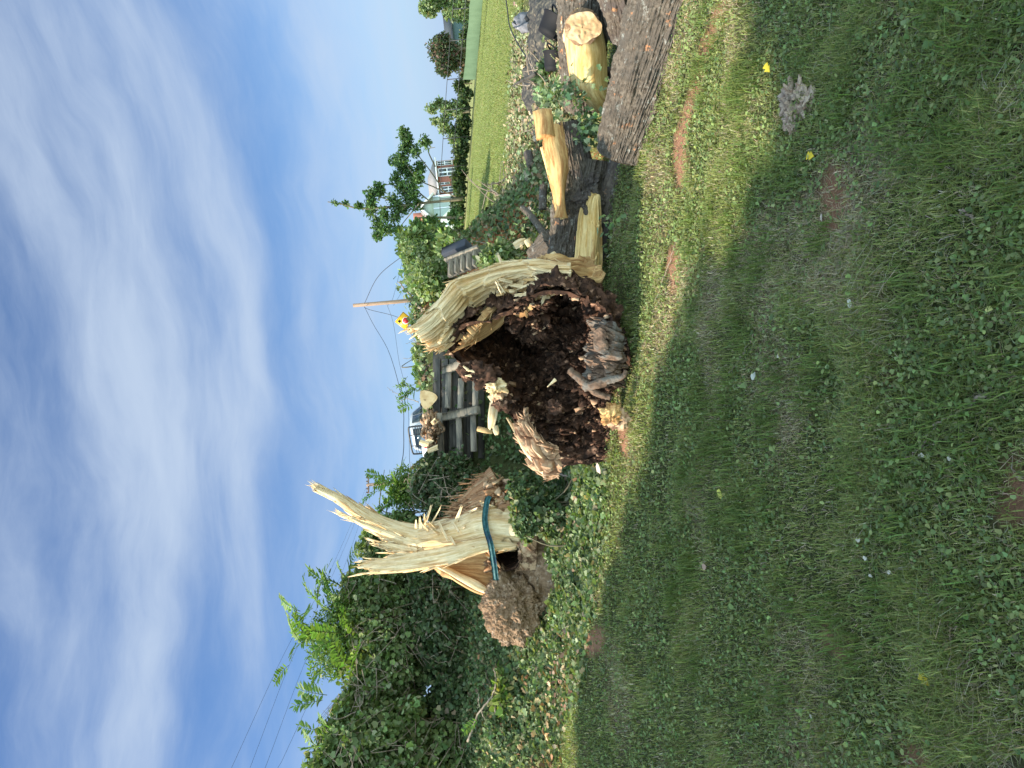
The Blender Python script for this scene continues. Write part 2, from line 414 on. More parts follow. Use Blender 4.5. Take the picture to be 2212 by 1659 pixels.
def leaves(P, Y, N, size, tpl, C):
    """P base points, Y leaf direction, N face normal"""
    T, F = tpl; n = len(P); Y = unit(Y); Xv = unit(np.cross(Y, N)); Zv = np.cross(Xv, Y)
    size = np.broadcast_to(size, n)
    V = P[:, None, :] + size[:, None, None] * (T[None, :, 0:1] * Xv[:, None] + T[None, :, 1:2] * Y[:, None] + T[None, :, 2:3] * Zv[:, None])
    Fa = (F[None] + (np.arange(n) * len(T))[:, None, None]).reshape(-1, F.shape[1])
    return V.reshape(-1, 3), Fa, np.repeat(C, len(T), 0)
def pal(n, cols, w=None, jit=0.22):
    cols = np.array(cols); k = rng.choice(len(cols), n, p=None if w is None else np.array(w) / sum(w))
    c = cols[k] * (1 + jit * rng.normal(size=(n, 1))) * (1 + 0.07 * rng.normal(size=(n, 3)))
    return np.clip(c, 0.004, 1)
def cloudpts(c, rad, n, gap=0.1, nf=2.2, seed=0.0, shell=2.4):
    """points in a lumpy ellipsoid, more of them near its surface, with gaps"""
    c = np.asarray(c, float); rad = np.asarray(rad, float)
    d = unit(rng.normal(size=(int(n * 2.2), 3))); r = rng.random(len(d)) ** (1 / shell)
    lump = 1 + 0.42 * fbm(d * nf + seed, 3)
    p = d * (r * lump)[:, None]
    keep = fbm(p * 3.1 + seed * 3 + 5, 2) > -gap * 3 + 0.12 * (r - 0.5)
    keep &= rng.random(len(d)) < 0.9
    p = p[keep][:n]; d = d[keep][:n]
    return c + p * rad, unit(d / rad)
def cloud(c, rad, n, size, cols, w=None, tpl=T_LEAF, gap=0.1, droop=0.3, seed=0.0, nf=2.2, shell=2.4):
    P, N = cloudpts(c, rad, n, gap, nf, seed, shell); m = len(P)
    Nn = unit(N * 0.7 + rng.normal(size=(m, 3)) * 0.6 + np.array([0, 0, 0.6]))
    Yd = unit(rng.normal(size=(m, 3)) + N * 0.5 + np.array([0, 0, -droop]))
    s = size * (0.5 + 1.1 * rng.random(m) ** 1.6)
    # whole clumps of leaves take a shade of their own
    cl = 1 + 0.35 * perlin(P * 2.3 + seed)[:, None]
    return leaves(P, Yd, Nn, s, tpl, pal(m, cols, w) * cl)
def frond(base, d, length, pairs=9, ll=0.11, droop=0.35, col=(0.10, 0.2, 0.03)):
    """compound leaf: a stalk with leaflets in pairs"""
    d = unit(d); t = np.linspace(0, 1, pairs + 2)
    side = unit(np.cross(d, np.array([0, 0, 1.0]) + 0.2 * rng.normal(size=3))); up = np.cross(side, d)
    pts = np.asarray(base) + d * length * t[:, None] - np.array([0, 0, 1.0]) * droop * length * (t ** 2)[:, None]
    P, Yy, S = [], [], []
    for i in range(1, pairs + 1):
        ax = unit(pts[i + 1] - pts[i])
        for sg in (-1, 1):
            P.append(pts[i]); Yy.append(unit(side * sg + ax * 0.45 + up * 0.12)); S.append(ll * (0.65 + 0.5 * math.sin(math.pi * (i + 1) / (pairs + 2))))
    P.append(pts[-1]); Yy.append(unit(pts[-1] - pts[-2])); S.append(ll * 0.7)
    P = np.array(P); Yy = np.array(Yy); n = len(P)
    V, F, C = leaves(P, Yy + 0.12 * rng.normal(size=(n, 3)), up + 0.25 * rng.normal(size=(n, 3)), np.array(S), T_LANCE, pal(n, [col], None, 0.12))
    tv, tf = tube(pts, np.linspace(0.006, 0.002, len(pts)) * length / 0.6, 4, False)
    return [(V, F, C), (tv, tf[0], np.array([0.10, 0.13, 0.04]))]

# ---------------------------------------------------------------- materials
def newmat(name):
    m = bpy.data.materials.new(name); m.use_nodes = True; m.node_tree.nodes.clear()
    return m, NG(m.node_tree)
def out(g, sh): o = g.n('ShaderNodeOutputMaterial'); g.l(sh, o.inputs[0])
def principled(g, col, rough=0.8, spec=0.3, metal=0.0, bump=None, bs=0.3, bd=0.01):
    b = g.n('ShaderNodeBsdfPrincipled')
    if isinstance(col, tuple): b.inputs['Base Color'].default_value = (*col[:3], 1)
    else: g.l(col, b.inputs['Base Color'])
    if isinstance(rough, (int, float)): b.inputs['Roughness'].default_value = rough
    else: g.l(rough, b.inputs['Roughness'])
    b.inputs['Specular IOR Level'].default_value = spec; b.inputs['Metallic'].default_value = metal
    if bump is not None:
        bn = g.n('ShaderNodeBump'); bn.inputs['Strength'].default_value = bs; bn.inputs['Distance'].default_value = bd
        g.l(bump, bn.inputs['Height']); g.l(bn.outputs[0], b.inputs['Normal'])
    return b
def mat_leaf(name, trans=0.3, rough=0.55, spec=0.25):
    m, g = newmat(name)
    at = g.n('ShaderNodeAttribute'); at.attribute_name = 'tint'
    b = principled(g, at.outputs[0], rough, spec)
    if trans:
        t = g.n('ShaderNodeBsdfTranslucent'); g.l(g.mix(1.0, at.outputs[0], (1.5, 1.6, 0.7), 'MULTIPLY'), t.inputs[0])
        mx = g.n('ShaderNodeMixShader'); mx.inputs[0].default_value = trans
        g.l(b.outputs[0], mx.inputs[1]); g.l(t.outputs[0], mx.inputs[2]); out(g, mx.outputs[0])
    else: out(g, b.outputs[0])
    return m
def mat_noise(name, c1, c2, scale=8, stretch=(1, 1, 1), rough=0.85, c3=None, s3=3, f3=(0.52, 0.62), coord='Object', detail=6, bump=0.0, bd=0.01, lo=0.35, hi=0.65, spec=0.2, metal=0.0):
    m, g = newmat(name)
    t = g.n('ShaderNodeTexCoord'); v = g.mapping(t.outputs[coord], stretch)
    n = g.noise(v, scale, detail, 0.62); c = g.mix(g.ramp(n, lo, hi), c1, c2)
    if c3 is not None: c = g.mix(g.ramp(g.noise(g.mapping(t.outputs[coord], stretch, loc=(7, 3, 1)), s3, 4, 0.6), *f3), c, c3)
    b = principled(g, c, rough, spec, metal, n if bump else None, bump, bd); out(g, b.outputs[0]); return m
def mat_flat(name, c, rough=0.5, spec=0.4, metal=0.0, var=0.12, sc=12, coat=0.0):
    m, g = newmat(name); t = g.n('ShaderNodeTexCoord')
    n = g.noise(t.outputs['Object'], sc, 4); k = g.mix(n, tuple(x * (1 - var) for x in c), tuple(min(1, x * (1 + var)) for x in c))
    b = principled(g, k, rough, spec, metal); b.inputs['Coat Weight'].default_value = coat; out(g, b.outputs[0]); return m
M = {}
M['leaf'] = mat_leaf('leaf')
M['grass'] = mat_leaf('grass', 0.35, 0.6, 0.2)
M['dryleaf'] = mat_leaf('dry_leaf', 0.12, 0.8, 0.1)
def wood(name, pale, tan, deep=None, fine=34, df=(0.50, 0.66)):
    m, g = newmat(name); t = g.n('ShaderNodeTexCoord')
    a = g.noise(g.mapping(t.outputs['UV'], (fine, 1.8, 1)), 1.0, 7, 0.75)
    b_ = g.noise(g.mapping(t.outputs['UV'], (fine * .22, 0.8, 1)), 1.0, 6, 0.7)
    c = g.mix(g.ramp(a, 0.42, 0.60), pale, tan)
    if deep is not None: c = g.mix(g.m('MULTIPLY', g.ramp(b_, *df), 0.9), c, deep)
    if deep is not None: c = g.mix(g.m('MULTIPLY', g.ramp(g.noise(g.mapping(t.outputs['UV'], (fine * 1.1, 2.5, 1), loc=(3, 3, 0)), 1.0, 6, 0.7), .56, .66), 0.65), c, deep)
    c = g.mix(1.0, c, g.mix(g.noise(t.outputs['Object'], 7, 5, 0.7), (0.62, 0.58, 0.54), (1.3, 1.3, 1.3)), 'MULTIPLY'); pr = principled(g, c, 0.78, 0.2, 0, a, 0.9, 0.008); out(g, pr.outputs[0]); return m
M['pale'] = wood('splintered_pale_wood', (0.82, 0.66, 0.42), (0.62, 0.42, 0.20), (0.42, 0.23, 0.09))
M['pale2'] = wood('split_yellow_wood', (0.80, 0.62, 0.30), (0.55, 0.34, 0.11), (0.34, 0.15, 0.05))
M['orange'] = wood('cut_orange_wood', (0.66, 0.42, 0.18), (0.36, 0.17, 0.06), (0.24, 0.11, 0.05), 20, (.55, .64))
M['tan'] = wood('torn_tan_wood', (0.60, 0.40, 0.19), (0.36, 0.19, 0.08), (0.20, 0.10, 0.045))
M['redwood'] = wood('reddish_torn_wood', (0.42, 0.23, 0.12), (0.24, 0.11, 0.05), (0.55, 0.40, 0.24), 40)
def mat_bark(name, a, b, c, lich=(0.30, 0.30, 0.27), amt=(0.56, 0.68), red=None):
    m, g = newmat(name); t = g.n('ShaderNodeTexCoord'); o = t.outputs['Object']
    n = g.noise(o, 28, 6, 0.65); k = g.mix(g.ramp(n, .35, .65), a, b)
    k = g.mix(g.ramp(g.noise(o, 6, 5, 0.6), .45, .6), k, c)
    k = g.mix(g.m('MULTIPLY', g.ramp(g.noise(g.mapping(o, (1, 1, 1), loc=(4, 4, 4)), 15, 6, 0.75), *amt), 0.8), k, lich)
    if red is not None: k = g.mix(g.m('MULTIPLY', g.ramp(g.noise(g.mapping(o, (1, 1, 1), loc=(9, 2, 4)), 7, 5, 0.7), .62, .68), 0.8), k, red)
    p = principled(g, k, 0.9, 0.15, 0, g.noise(o, 90, 4, 0.7), 0.6, 0.006); out(g, p.outputs[0]); return m
M['bark'] = mat_bark('grey_brown_bark', (0.062, 0.050, 0.039), (0.150, 0.124, 0.098), (0.094, 0.079, 0.065), red=(0.42, 0.20, 0.10))
M['barkdark'] = mat_bark('dark_bark', (0.065, 0.05, 0.04), (0.14, 0.115, 0.09), (0.08, 0.065, 0.058), red=(0.45, 0.22, 0.10))
M['barkbrown'] = mat_bark('brown_weathered_bark', (0.14, 0.085, 0.05), (0.31, 0.205, 0.13), (0.21, 0.13, 0.075), (0.44, 0.34, 0.26), (0.54, 0.68))
M['endgrain'] = mat_noise('sawn_end', (0.60, 0.44, 0.26), (0.38, 0.24, 0.12), 9, rough=.85, c3=(0.22, 0.12, 0.07), s3=8, f3=(.52, .62), coord='Object', bump=.5)
M['rotmid'] = mat_noise('grey_brown_dead_wood', (0.07, 0.045, 0.032), (0.20, 0.13, 0.09), 16, rough=0.95, c3=(0.16, 0.14, 0.12), s3=7, f3=(0.5, 0.62), bump=0.8, bd=0.02)
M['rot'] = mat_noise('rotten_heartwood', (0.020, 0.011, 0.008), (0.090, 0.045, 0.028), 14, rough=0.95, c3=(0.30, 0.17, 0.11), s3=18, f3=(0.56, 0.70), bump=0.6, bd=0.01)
M['rotlight'] = mat_noise('crumbling_brown_wood', (0.30, 0.17, 0.10), (0.56, 0.38, 0.24), 10, rough=0.95, c3=(0.14, 0.075, 0.045), s3=9, f3=(0.5, 0.62), bump=0.6, bd=0.01)
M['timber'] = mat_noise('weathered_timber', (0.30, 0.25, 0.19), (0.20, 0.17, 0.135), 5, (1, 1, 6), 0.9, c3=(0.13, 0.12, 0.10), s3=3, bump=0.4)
M['timberdark'] = mat_noise('dark_timber', (0.06, 0.055, 0.05), (0.10, 0.09, 0.08), 5, (1, 1, 6), 0.9)  # darker timber tone for recessed courses, backings and the black stick
M['twig'] = mat_noise('twig_bark', (0.20, 0.15, 0.11), (0.34, 0.28, 0.22), 30, rough=0.9)
M['stem'] = mat_noise('green_brown_stem', (0.10, 0.085, 0.05), (0.17, 0.14, 0.09), 20, rough=0.85)
# ================================================================ GROUND
def segdist(x, y, pts):
    d = np.full(np.shape(x), 99.0)
    for a, b in zip(pts[:-1], pts[1:]):
        ax, ay = a; bx, by = b; t = np.clip(((x - ax) * (bx - ax) + (y - ay) * (by - ay)) / ((bx - ax) ** 2 + (by - ay) ** 2 + 1e-9), 0, 1)
        d = np.minimum(d, np.hypot(x - ax - t * (bx - ax), y - ay - t * (by - ay)))
    return d
def gp(*dd): return [tuple(G(a, b)[:2]) for a, b in dd]
TRACK = gp((1475, 370), (1470, 300), (1500, 190), (1535, 90), (1560, 20))
THATCH = gp((1640, 540), (1660, 640), (1660, 760), (1690, 900))
SPOTS = [(gp((1800, 400), (1810, 460)), .10), (gp((1450, 560), (1460, 600)), .10), (gp((2205, 1080), (2180, 1100)), .06), (gp((2190, 1010), (2200, 990)), .03),
         (gp((1300, 1380), (1260, 1400)), .10), (gp((1990, 1640), (1970, 1630)), .04), (gp((1800, 1380), (1820, 1400)), .05), (gp((1925, 805), (1930, 800)), .035), (gp((1340, 900), (1350, 960)), .10)]
def dirt(x, y):
    p = np.stack([x, y, 0 * x], -1)
    w = 0.10 * perlin(p * 3) + 0.10 * perlin(p * 9) + 0.05 * perlin(p * 24)
    d = sst(0.13 - segdist(x, y, TRACK) + w, -0.05, 0.08)
    for s, r in SPOTS: d = np.maximum(d, sst(r - segdist(x, y, s) + 0.5 * w, -0.04, 0.05))
    return d
def thatch(x, y):
    p = np.stack([x, y, 0 * x], -1)
    t = sst(fbm(p * 1.1 + 40, 4), 0.02, 0.45)
    return np.maximum(t, 0.9 * sst(0.22 - segdist(x, y, THATCH) + 0.2 * perlin(p * 4), -0.1, 0.15))
def litter(x, y):
    p = np.stack([x, y, 0 * x], -1); n = 1.5 * perlin(p * 0.35)
    return sst(y - 8.2 + 0.3 * n, 0, 1.5) * sst(19.5 + n - y, 0, 3) * sst(x - xr_(y) + 0.8, 0, 1.2) * sst(0.50 * y - x + 0.5 + 0.4 * n, 0, 1)
def yivy(x): return np.interp(x, [-8, -5.2, -4.4, -3.4, -2.6, -1.6, -0.9, 0.2, 1.2, 2.5], [9.2, 8.6, 7.9, 7.0, 6.3, 5.95, 5.95, 6.5, 7.6, 8.6])
def ivy(x, y):
    p = np.stack([x, y, 0 * x], -1)
    return sst(y - yivy(x) + 0.35 * fbm(p * 1.6, 3), -0.15, 0.35) * sst(xr_(y) + 1.0 - x, 0, 0.8) * sst(13.5 - y)
xs = np.concatenate([-np.geomspace(6, 420, 46)[::-1], np.linspace(-6, 6, 281)[1:-1], np.geomspace(6, 420, 60)])
ys = np.concatenate([-np.geomspace(1.5, 90, 16)[::-1], np.linspace(-1.4, 13, 331)[:-1], np.geomspace(13, 700, 90)])
gx, gy = np.meshgrid(xs, ys); gz = Hn(gx, gy)
V = np.stack([gx, gy, gz], -1).reshape(-1, 3); x, y = V[:, 0], V[:, 1]
p = np.stack([x, y, 0 * x], -1)
dd, tt, ll = dirt(x, y)[:, None], thatch(x, y)[:, None], litter(x, y)[:, None]
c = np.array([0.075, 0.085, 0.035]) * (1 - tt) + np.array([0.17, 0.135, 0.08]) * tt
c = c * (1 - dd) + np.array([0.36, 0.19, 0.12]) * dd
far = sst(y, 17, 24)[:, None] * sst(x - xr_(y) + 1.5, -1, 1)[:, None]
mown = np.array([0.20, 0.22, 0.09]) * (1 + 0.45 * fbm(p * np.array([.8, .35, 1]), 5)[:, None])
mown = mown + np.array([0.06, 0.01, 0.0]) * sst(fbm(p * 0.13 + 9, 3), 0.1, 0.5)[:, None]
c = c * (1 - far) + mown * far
c = c * (1 - ll) + np.array([0.20, 0.15, 0.095]) * ll
clay = sst(1.2 - np.hypot(x - G(1022, 518)[0], (y - G(1022, 518)[1]) * .25), 0, .5)[:, None]; c = c * (1 - clay) + np.array([0.42, 0.17, 0.08]) * clay
c = c * (1 + 0.25 * perlin(p * 6)[:, None])
m, g = newmat('ground'); at = g.n('ShaderNodeAttribute'); at.attribute_name = 'tint'; t = g.n('ShaderNodeTexCoord')
n = g.noise(t.outputs['Object'], 55, 6, 0.75); n2 = g.noise(t.outputs['Object'], 5, 8, 0.75); n4 = g.noise(t.outputs['Object'], 0.9, 9, 0.8)
n2 = g.m('ADD', g.m('MULTIPLY', n2, .5), g.m('MULTIPLY', n4, .5))
k = g.mix(1.0, at.outputs[0], g.mix(g.m('ADD', g.m('MULTIPLY', n, .5), g.m('MULTIPLY', n2, .5)), (-0.15, -0.15, -0.15), (2.15, 2.15, 2.1)), 'MULTIPLY')
b = principled(g, k, 0.95, 0.1, 0, g.m('ADD', n, g.m('MULTIPLY', n2, 2.0)), 1.0, 0.03); out(g, b.outputs[0])
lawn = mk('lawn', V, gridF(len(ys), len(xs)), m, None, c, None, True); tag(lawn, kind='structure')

# ================================================================ GRASS, CLOVER, IVY, LITTER (uncountable)
def frustum_pts(n, y0, y1, xa=0.60, xb=0.60, pw=1.0):
    yy = (y0 ** (1 / pw) + rng.random(n) * (y1 ** (1 / pw) - y0 ** (1 / pw))) ** pw
    xx = (rng.random(n) * (xa + xb) - xa) * yy
    return xx, yy
def blades(x, y, h, w, cols, wts, lean=0.8, name='x'):
    n = len(x); z = Hn(x, y) - 0.004
    P = np.stack([x, y, z], -1)
    a = rng.random(n) * 2 * math.pi; d = np.stack([np.cos(a), np.sin(a), 0 * a], -1)
    L = (lean * rng.random(n) ** 0.8)[:, None]
    s = np.stack([-np.sin(a), np.cos(a), 0 * a], -1); h = h[:, None]; w = w[:, None]
    mid = P + h * 0.55 * (d * L * 0.5 + np.array([0, 0, 1.0])); tip = P + h * (d * L * 1.1 + np.array([0, 0, 1.0]) * (1 - 0.45 * L))
    V = np.stack([P - s * w, P + s * w, mid + s * w * .8, mid - s * w * .8, tip], 1).reshape(-1, 3)
    k = np.arange(n)[:, None] * 5
    C = np.repeat(pal(n, cols, wts, 0.2), 5, 0)
    return V, [np.concatenate([k, k + 1, k + 2, k + 3], 1), np.concatenate([k + 3, k + 2, k + 4], 1)], C
GC = [(0.235, 0.27, 0.085), (0.175, 0.21, 0.068), (0.29, 0.31, 0.12), (0.46, 0.39, 0.26), (0.54, 0.47, 0.34)]
parts = []
def on_grass(x, y, need=0.0):
    k = rng.random(len(x)) > dirt(x, y) * 0.80
    k &= rng.random(len(x)) > ivy(x, y) * 0.93
    k &= rng.random(len(x)) > litter(x, y) * 0.8
    return k
for (n, y0, y1, hm, wm, pw) in ((230000, 1.55, 4.2, .036, .0014, 1.6), (190000, 4.0, 8.8, .040, .0022, 1.3), (60000, 8.5, 20, .05, .005, 1.3)):
    x, y = frustum_pts(n, y0, y1, pw=pw)
    q = np.stack([x, y, 0 * x], -1)
    k = on_grass(x, y); x, y, q = x[k], y[k], q[k]
    tuft = sst(fbm(q * 2.2 + 3, 3), 0.0, 0.5); th = thatch(x, y)
    k = rng.random(len(x)) < 0.45 + 0.5 * tuft + 0.2 * th; x, y, tuft, th = x[k], y[k], tuft[k], th[k]
    dry = rng.random(len(x)) < 0.22 + 0.6 * th
    h = hm * (0.5 + 0.9 * rng.random(len(x))) * (1 + 0.9 * tuft) * np.where(dry, 0.8, 1)
    w = wm * (0.7 + 0.8 * rng.random(len(x))) * (1 + 0.12 * y / y1)
    for sel, cols, lean in ((~dry, GC[:3], 1.1), (dry, GC[3:] + [(0.30, 0.25, 0.16)], 2.2)):
        parts.append(blades(x[sel], y[sel], h[sel], w[sel], cols, None, lean))
n = 150000; y = 18 + 42 * rng.random(n) ** 1.4; x = xr_(y) - .5 + rng.random(n) * (.62 * y - xr_(y)); k = rng.random(n) > litter(x, y); x, y = x[k], y[k]; n = len(x)
parts.append(blades(x, y, .05 + .05 * rng.random(n), .005 + .007 * rng.random(n), [(0.21, 0.25, 0.09), (0.18, 0.22, 0.075), (0.28, 0.29, 0.13)], (4, 4, 2), 1.6))
# coarse tufts near the camera
tx, ty = frustum_pts(90, 1.7, 4.5, .5, .5)
for a, b in zip(tx, ty):
    n = 90; xx = a + 0.055 * rng.normal(size=n); yy = b + 0.055 * rng.normal(size=n)
    parts.append(blades(xx, yy, .055 + .07 * rng.random(n), np.full(n, .0021), [(0.12, 0.17, 0.045), (0.16, 0.20, 0.06)], None, 1.4))
V, F, C = join(parts); tag(mk('lawn_grass', V, F, M['grass'], None, C), 'patchy mown lawn grass with dry straw blades in the foreground', 'grass', kind='stuff')
# broad leaved weeds and clover
parts = []
for (n, y0, y1, s, thr) in ((30000, 1.6, 4.3, .0135, -0.04), (900, 2.0, 3.6, .024, 0.12), (60000, 4.0, 9.0, .0175, -0.14)):
    x, y = frustum_pts(n, y0, y1, pw=1.3); q = np.stack([x, y, 0 * x], -1)
    k = on_grass(x, y) & (fbm(q * 1.7 + 20, 3) + 0.15 * rng.normal(size=n) > thr); x, y = x[k], y[k]; n = len(x)
    P = np.stack([x, y, Hn(x, y) + .012 + .03 * rng.random(n)], -1)
    Yd = rng.normal(size=(n, 3)) * np.array([1, 1, .25]); Nn = np.array([0, 0, 1.0]) + 0.38 * rng.normal(size=(n, 3))
    parts.append(leaves(P, Yd, Nn, s * (.6 + .8 * rng.random(n)), T_ROUND, pal(n, [(0.165, 0.22, 0.08), (0.21, 0.265, 0.10), (0.135, 0.18, 0.07), (0.30, 0.33, 0.13)], (5, 4, 3, 1))))
V, F, C = join(parts); tag(mk('lawn_weeds', V, F, M['leaf'], None, C), 'broad round leaves of creeping weeds and clover in the lawn', 'ground cover', kind='stuff')

def ivyleaves(n, xa, xb, ya, yb, s, cols, w, up=0.3, dens=None, hi=.22):
    x = xa + rng.random(n) * (xb - xa); y = ya + rng.random(n) * (yb - ya)
    q = np.stack([x, y, 0 * x], -1)
    k = rng.random(n) < ivy(x, y)
    if dens is not None: k &= rng.random(n) < dens(x, y)
    x, y, q = x[k], y[k], q[k]; n = len(x)
    e = 0.05; nx = -(Hn(x + e, y) - Hn(x - e, y)) / (2 * e); ny = -(Hn(x, y + e) - Hn(x, y - e)) / (2 * e)
    N = unit(np.stack([nx, ny, 0 * nx + 1], -1))
    lump = np.clip(fbm(q * 1.3 + 8, 4) + 0.25, 0, 1.2)
    P = np.stack([x, y, Hn(x, y)], -1) + N * (0.02 + hi * lump * (0.75 + 0.25 * rng.random(n)) * sst(y - yivy(x), 0, .8))[:, None]
    Yd = np.array([0, -0.5, -0.5]) + rng.normal(size=(n, 3)); Nn = N + 0.5 * rng.normal(size=(n, 3)) + np.array([0, -.3, .2])
    cl = 1 + 0.30 * perlin(P * 1.9)[:, None]
    return leaves(P, Yd, Nn, s * (.6 + .8 * rng.random(n)), T_ROUND, pal(n, cols, w) * cl)
IVC = [(0.10, 0.15, 0.055), (0.14, 0.19, 0.085), (0.07, 0.11, 0.05), (0.27, 0.31, 0.17), (0.28, 0.22, 0.13)]
parts = [ivyleaves(125000, -7, 2.8, 5.7, 10.0, .042, IVC, (6, 6, 3, 2, 1.2)), ivyleaves(34000, -8, 3.2, 9.0, 13.2, .055, IVC, (6, 5, 4, 1, 2))]
V, F, C = join(parts); tag(mk('ivy_ground_cover', V, F, M['leaf'], None, C), 'tangled green ivy and vines covering the bank around the stump', 'ivy', kind='stuff')
# dead leaves: brush litter right, brown leaves at the foot of the bank
parts = []
def deadleaves(n, fx, s, cols, w=None, h=.05, zz=1.0):
    x, y = fx(n); n = len(x); P = np.stack([x, y, Hn(x, y) + h * rng.random(n) ** 2 + .01], -1)
    return leaves(P, rng.normal(size=(n, 3)) * np.array([1, 1, .5]), np.array([0, -.3, zz]) + .6 * rng.normal(size=(n, 3)), s * (.6 + .9 * rng.random(n)), T_OAK, pal(n, cols, w, .25))
def fl(n):
    y = 8.2 + 14.5 * rng.random(n * 2) ** 0.8; x = xr_(y) - 1 + rng.random(n * 2) * (0.52 * y - xr_(y) + 1.5)
    q = np.stack([x, y, 0 * x], -1); k = (rng.random(n * 2) < litter(x, y)) & (fbm(q * .9 + 2, 3) > -.28); return x[k][:n], y[k][:n]
LC = [(0.34, 0.27, 0.17), (0.24, 0.17, 0.10), (0.17, 0.20, 0.09), (0.26, 0.28, 0.16), (0.12, 0.15, 0.07), (0.44, 0.36, 0.24)]
parts.append(deadleaves(32000, fl, .075, LC, (3, 3, 5, 4, 5, 1.5), .22))
tag(mk('leaf_litter', *join(parts)[:2], M['dryleaf'], None, join(parts)[2]), 'wilted brown and green oak leaves strewn beside the fallen logs', 'leaf litter', kind='stuff')
def fb(n):
    c = G(1120, 1520); x = c[0] + 1.5 * rng.normal(size=n); y = c[1] + 0.55 * rng.normal(size=n) + 0.15 * (x - c[0]); return x, y
v = deadleaves(1100, fb, .065, [(0.36, 0.24, 0.13), (0.26, 0.15, 0.08), (0.44, 0.40, 0.20), (0.20, 0.13, 0.07)], None, .12)
tag(mk('fallen_brown_leaves', v[0], v[1], M['dryleaf'], None, v[2]), 'brown and yellow dead leaves heaped at the foot of the left bank', 'leaf litter', kind='stuff')
def fs(n):
    c = G(1230, 1370); return c[0] + .55 * rng.normal(size=n), c[1] + .28 * rng.normal(size=n)
v = deadleaves(350, fs, .05, [(0.28, 0.19, 0.12), (0.22, 0.13, 0.085), (0.36, 0.28, 0.18)], None, .10)
tag(mk('bark_chips', v[0], v[1], M['dryleaf'], None, v[2]), 'reddish bark chips scattered below the weathered stump base', 'wood chips', kind='stuff')

# ================================================================ SHRUBS AND VINES ON THE BANK
def stems(base, tops, r=.012):
    ps = []
    for t in tops:
        b = np.asarray(base) + rng.normal(size=3) * np.array([.25, .15, 0]); t = np.asarray(t)
        m = (b + t) / 2 + rng.normal(size=3) * .18
        ps.append(tube(cr(np.array([b, m, t]), 9), np.linspace(r, r * .35, 9), 5))
    V, F, _ = join(ps); return V, F
def shrub(name, label, cat, blobs, group=None, leafs=.07, cols=None, w=None, tpl=T_LEAF, fr=(), sp=True, trunk='stem', gap=.1, shell=2.2):
    """blobs: (display x, display y, distance, half height px, half width px, half depth m, leaf count)"""
    dx, dy, d = blobs[0][:3]; c = D(dx, dy, d); gz_ = hgt(c[0], c[1])
    t = thing(name, label, cat, (c[0], c[1], gz_), group)
    ps = []; tops = []
    for i, (dx, dy, d, rv, rh, rd, n) in enumerate(blobs):
        c = D(dx, dy, d); rad = np.array([rh / FPX * d, rd, rv / FPX * d])
        ps.append(cloud(c, rad, n, leafs, cols, w, tpl, gap, .3, dx * .01 + dy * .003, 2.4, shell)); tops.append(c + np.array([0, 0, .4 * rad[2]]))
    for (dx, dy, d, L, ang, pr) in fr:
        b = D(dx, dy, d); dr = math.cos(ang) * np.array([0, 0, 1.0]) + math.sin(ang) * Rh + rng.normal(size=3) * np.array([0, .45, 0])
        ps += frond(b, dr, L, pr, .12 * L / .5, .32, (0.13, 0.22, 0.05))
    mk('crown', *[join(ps)[i] for i in (0, 1)], M['leaf'], t, join(ps)[2])
    vs = []
    for (dx, dy, d, rv, rh, rd, n) in blobs:
        if n < 12000: continue
        c_ = D(dx, dy, d); rad = np.array([rh / FPX * d, rd, rv / FPX * d])
        for i in range(int(n / 420)):
            u0 = unit(rng.normal(size=3) + np.array([0, -.8, 0])); u1 = unit(u0 + .45 * rng.normal(size=3)); u2 = unit(u1 + .35 * rng.normal(size=3))
            vs.append(tube(cr(np.array([c_ + u0 * rad * .98, c_ + u1 * rad * 1.08, c_ + u2 * rad * (1.05 + .2 * rng.random())]), 10), np.linspace(.006, .002, 10), 4, False))
    if vs: V, F, _ = join(vs); mk('vine_stems', V, F, M['twig'], t)
    b0 = np.array([c[0], c[1], gz_])
    V, F = stems((t.location[0], t.location[1], gz_ - .05), tops + [x_ + rng.normal(size=3) * .3 for x_ in tops]); mk('stems', V, F, M[trunk], t)
    return t
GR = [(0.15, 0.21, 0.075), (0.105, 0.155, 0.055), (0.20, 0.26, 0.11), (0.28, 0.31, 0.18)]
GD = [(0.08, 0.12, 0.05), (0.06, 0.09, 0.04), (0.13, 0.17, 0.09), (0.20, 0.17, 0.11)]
GB = [(0.15, 0.23, 0.055), (0.11, 0.18, 0.04), (0.19, 0.27, 0.08)]
shrub('vine_thicket', 'tall mass of light green vines filling the left edge', 'vines', [(820, 1590, 8.9, 125, 110, .9, 26000), (760, 1680, 8.6, 110, 90, .8, 9000), (960, 1640, 9.0, 90, 110, .8, 12000)], 'shrubs and vines on the bank', .058, GR, (4, 3, 3, 1), T_ROUND)
shrub('vine_thicket', 'rounded vine covered bush between the tall left mass and the stump', 'vines', [(840, 1400, 9.6, 100, 120, .9, 22000), (820, 1290, 9.8, 85, 80, .8, 14000), (860, 1180, 10.2, 80, 70, .7, 11000)], 'shrubs and vines on the bank', .052, GR, (3, 3, 2, 1.4), T_ROUND)
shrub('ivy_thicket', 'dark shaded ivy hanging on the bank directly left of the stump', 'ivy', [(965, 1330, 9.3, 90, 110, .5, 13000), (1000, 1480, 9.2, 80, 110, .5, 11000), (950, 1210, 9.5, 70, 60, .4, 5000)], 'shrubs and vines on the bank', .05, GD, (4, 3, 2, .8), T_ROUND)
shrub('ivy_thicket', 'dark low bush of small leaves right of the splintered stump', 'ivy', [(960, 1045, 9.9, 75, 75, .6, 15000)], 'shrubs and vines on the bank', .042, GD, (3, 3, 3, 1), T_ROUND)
fr = []
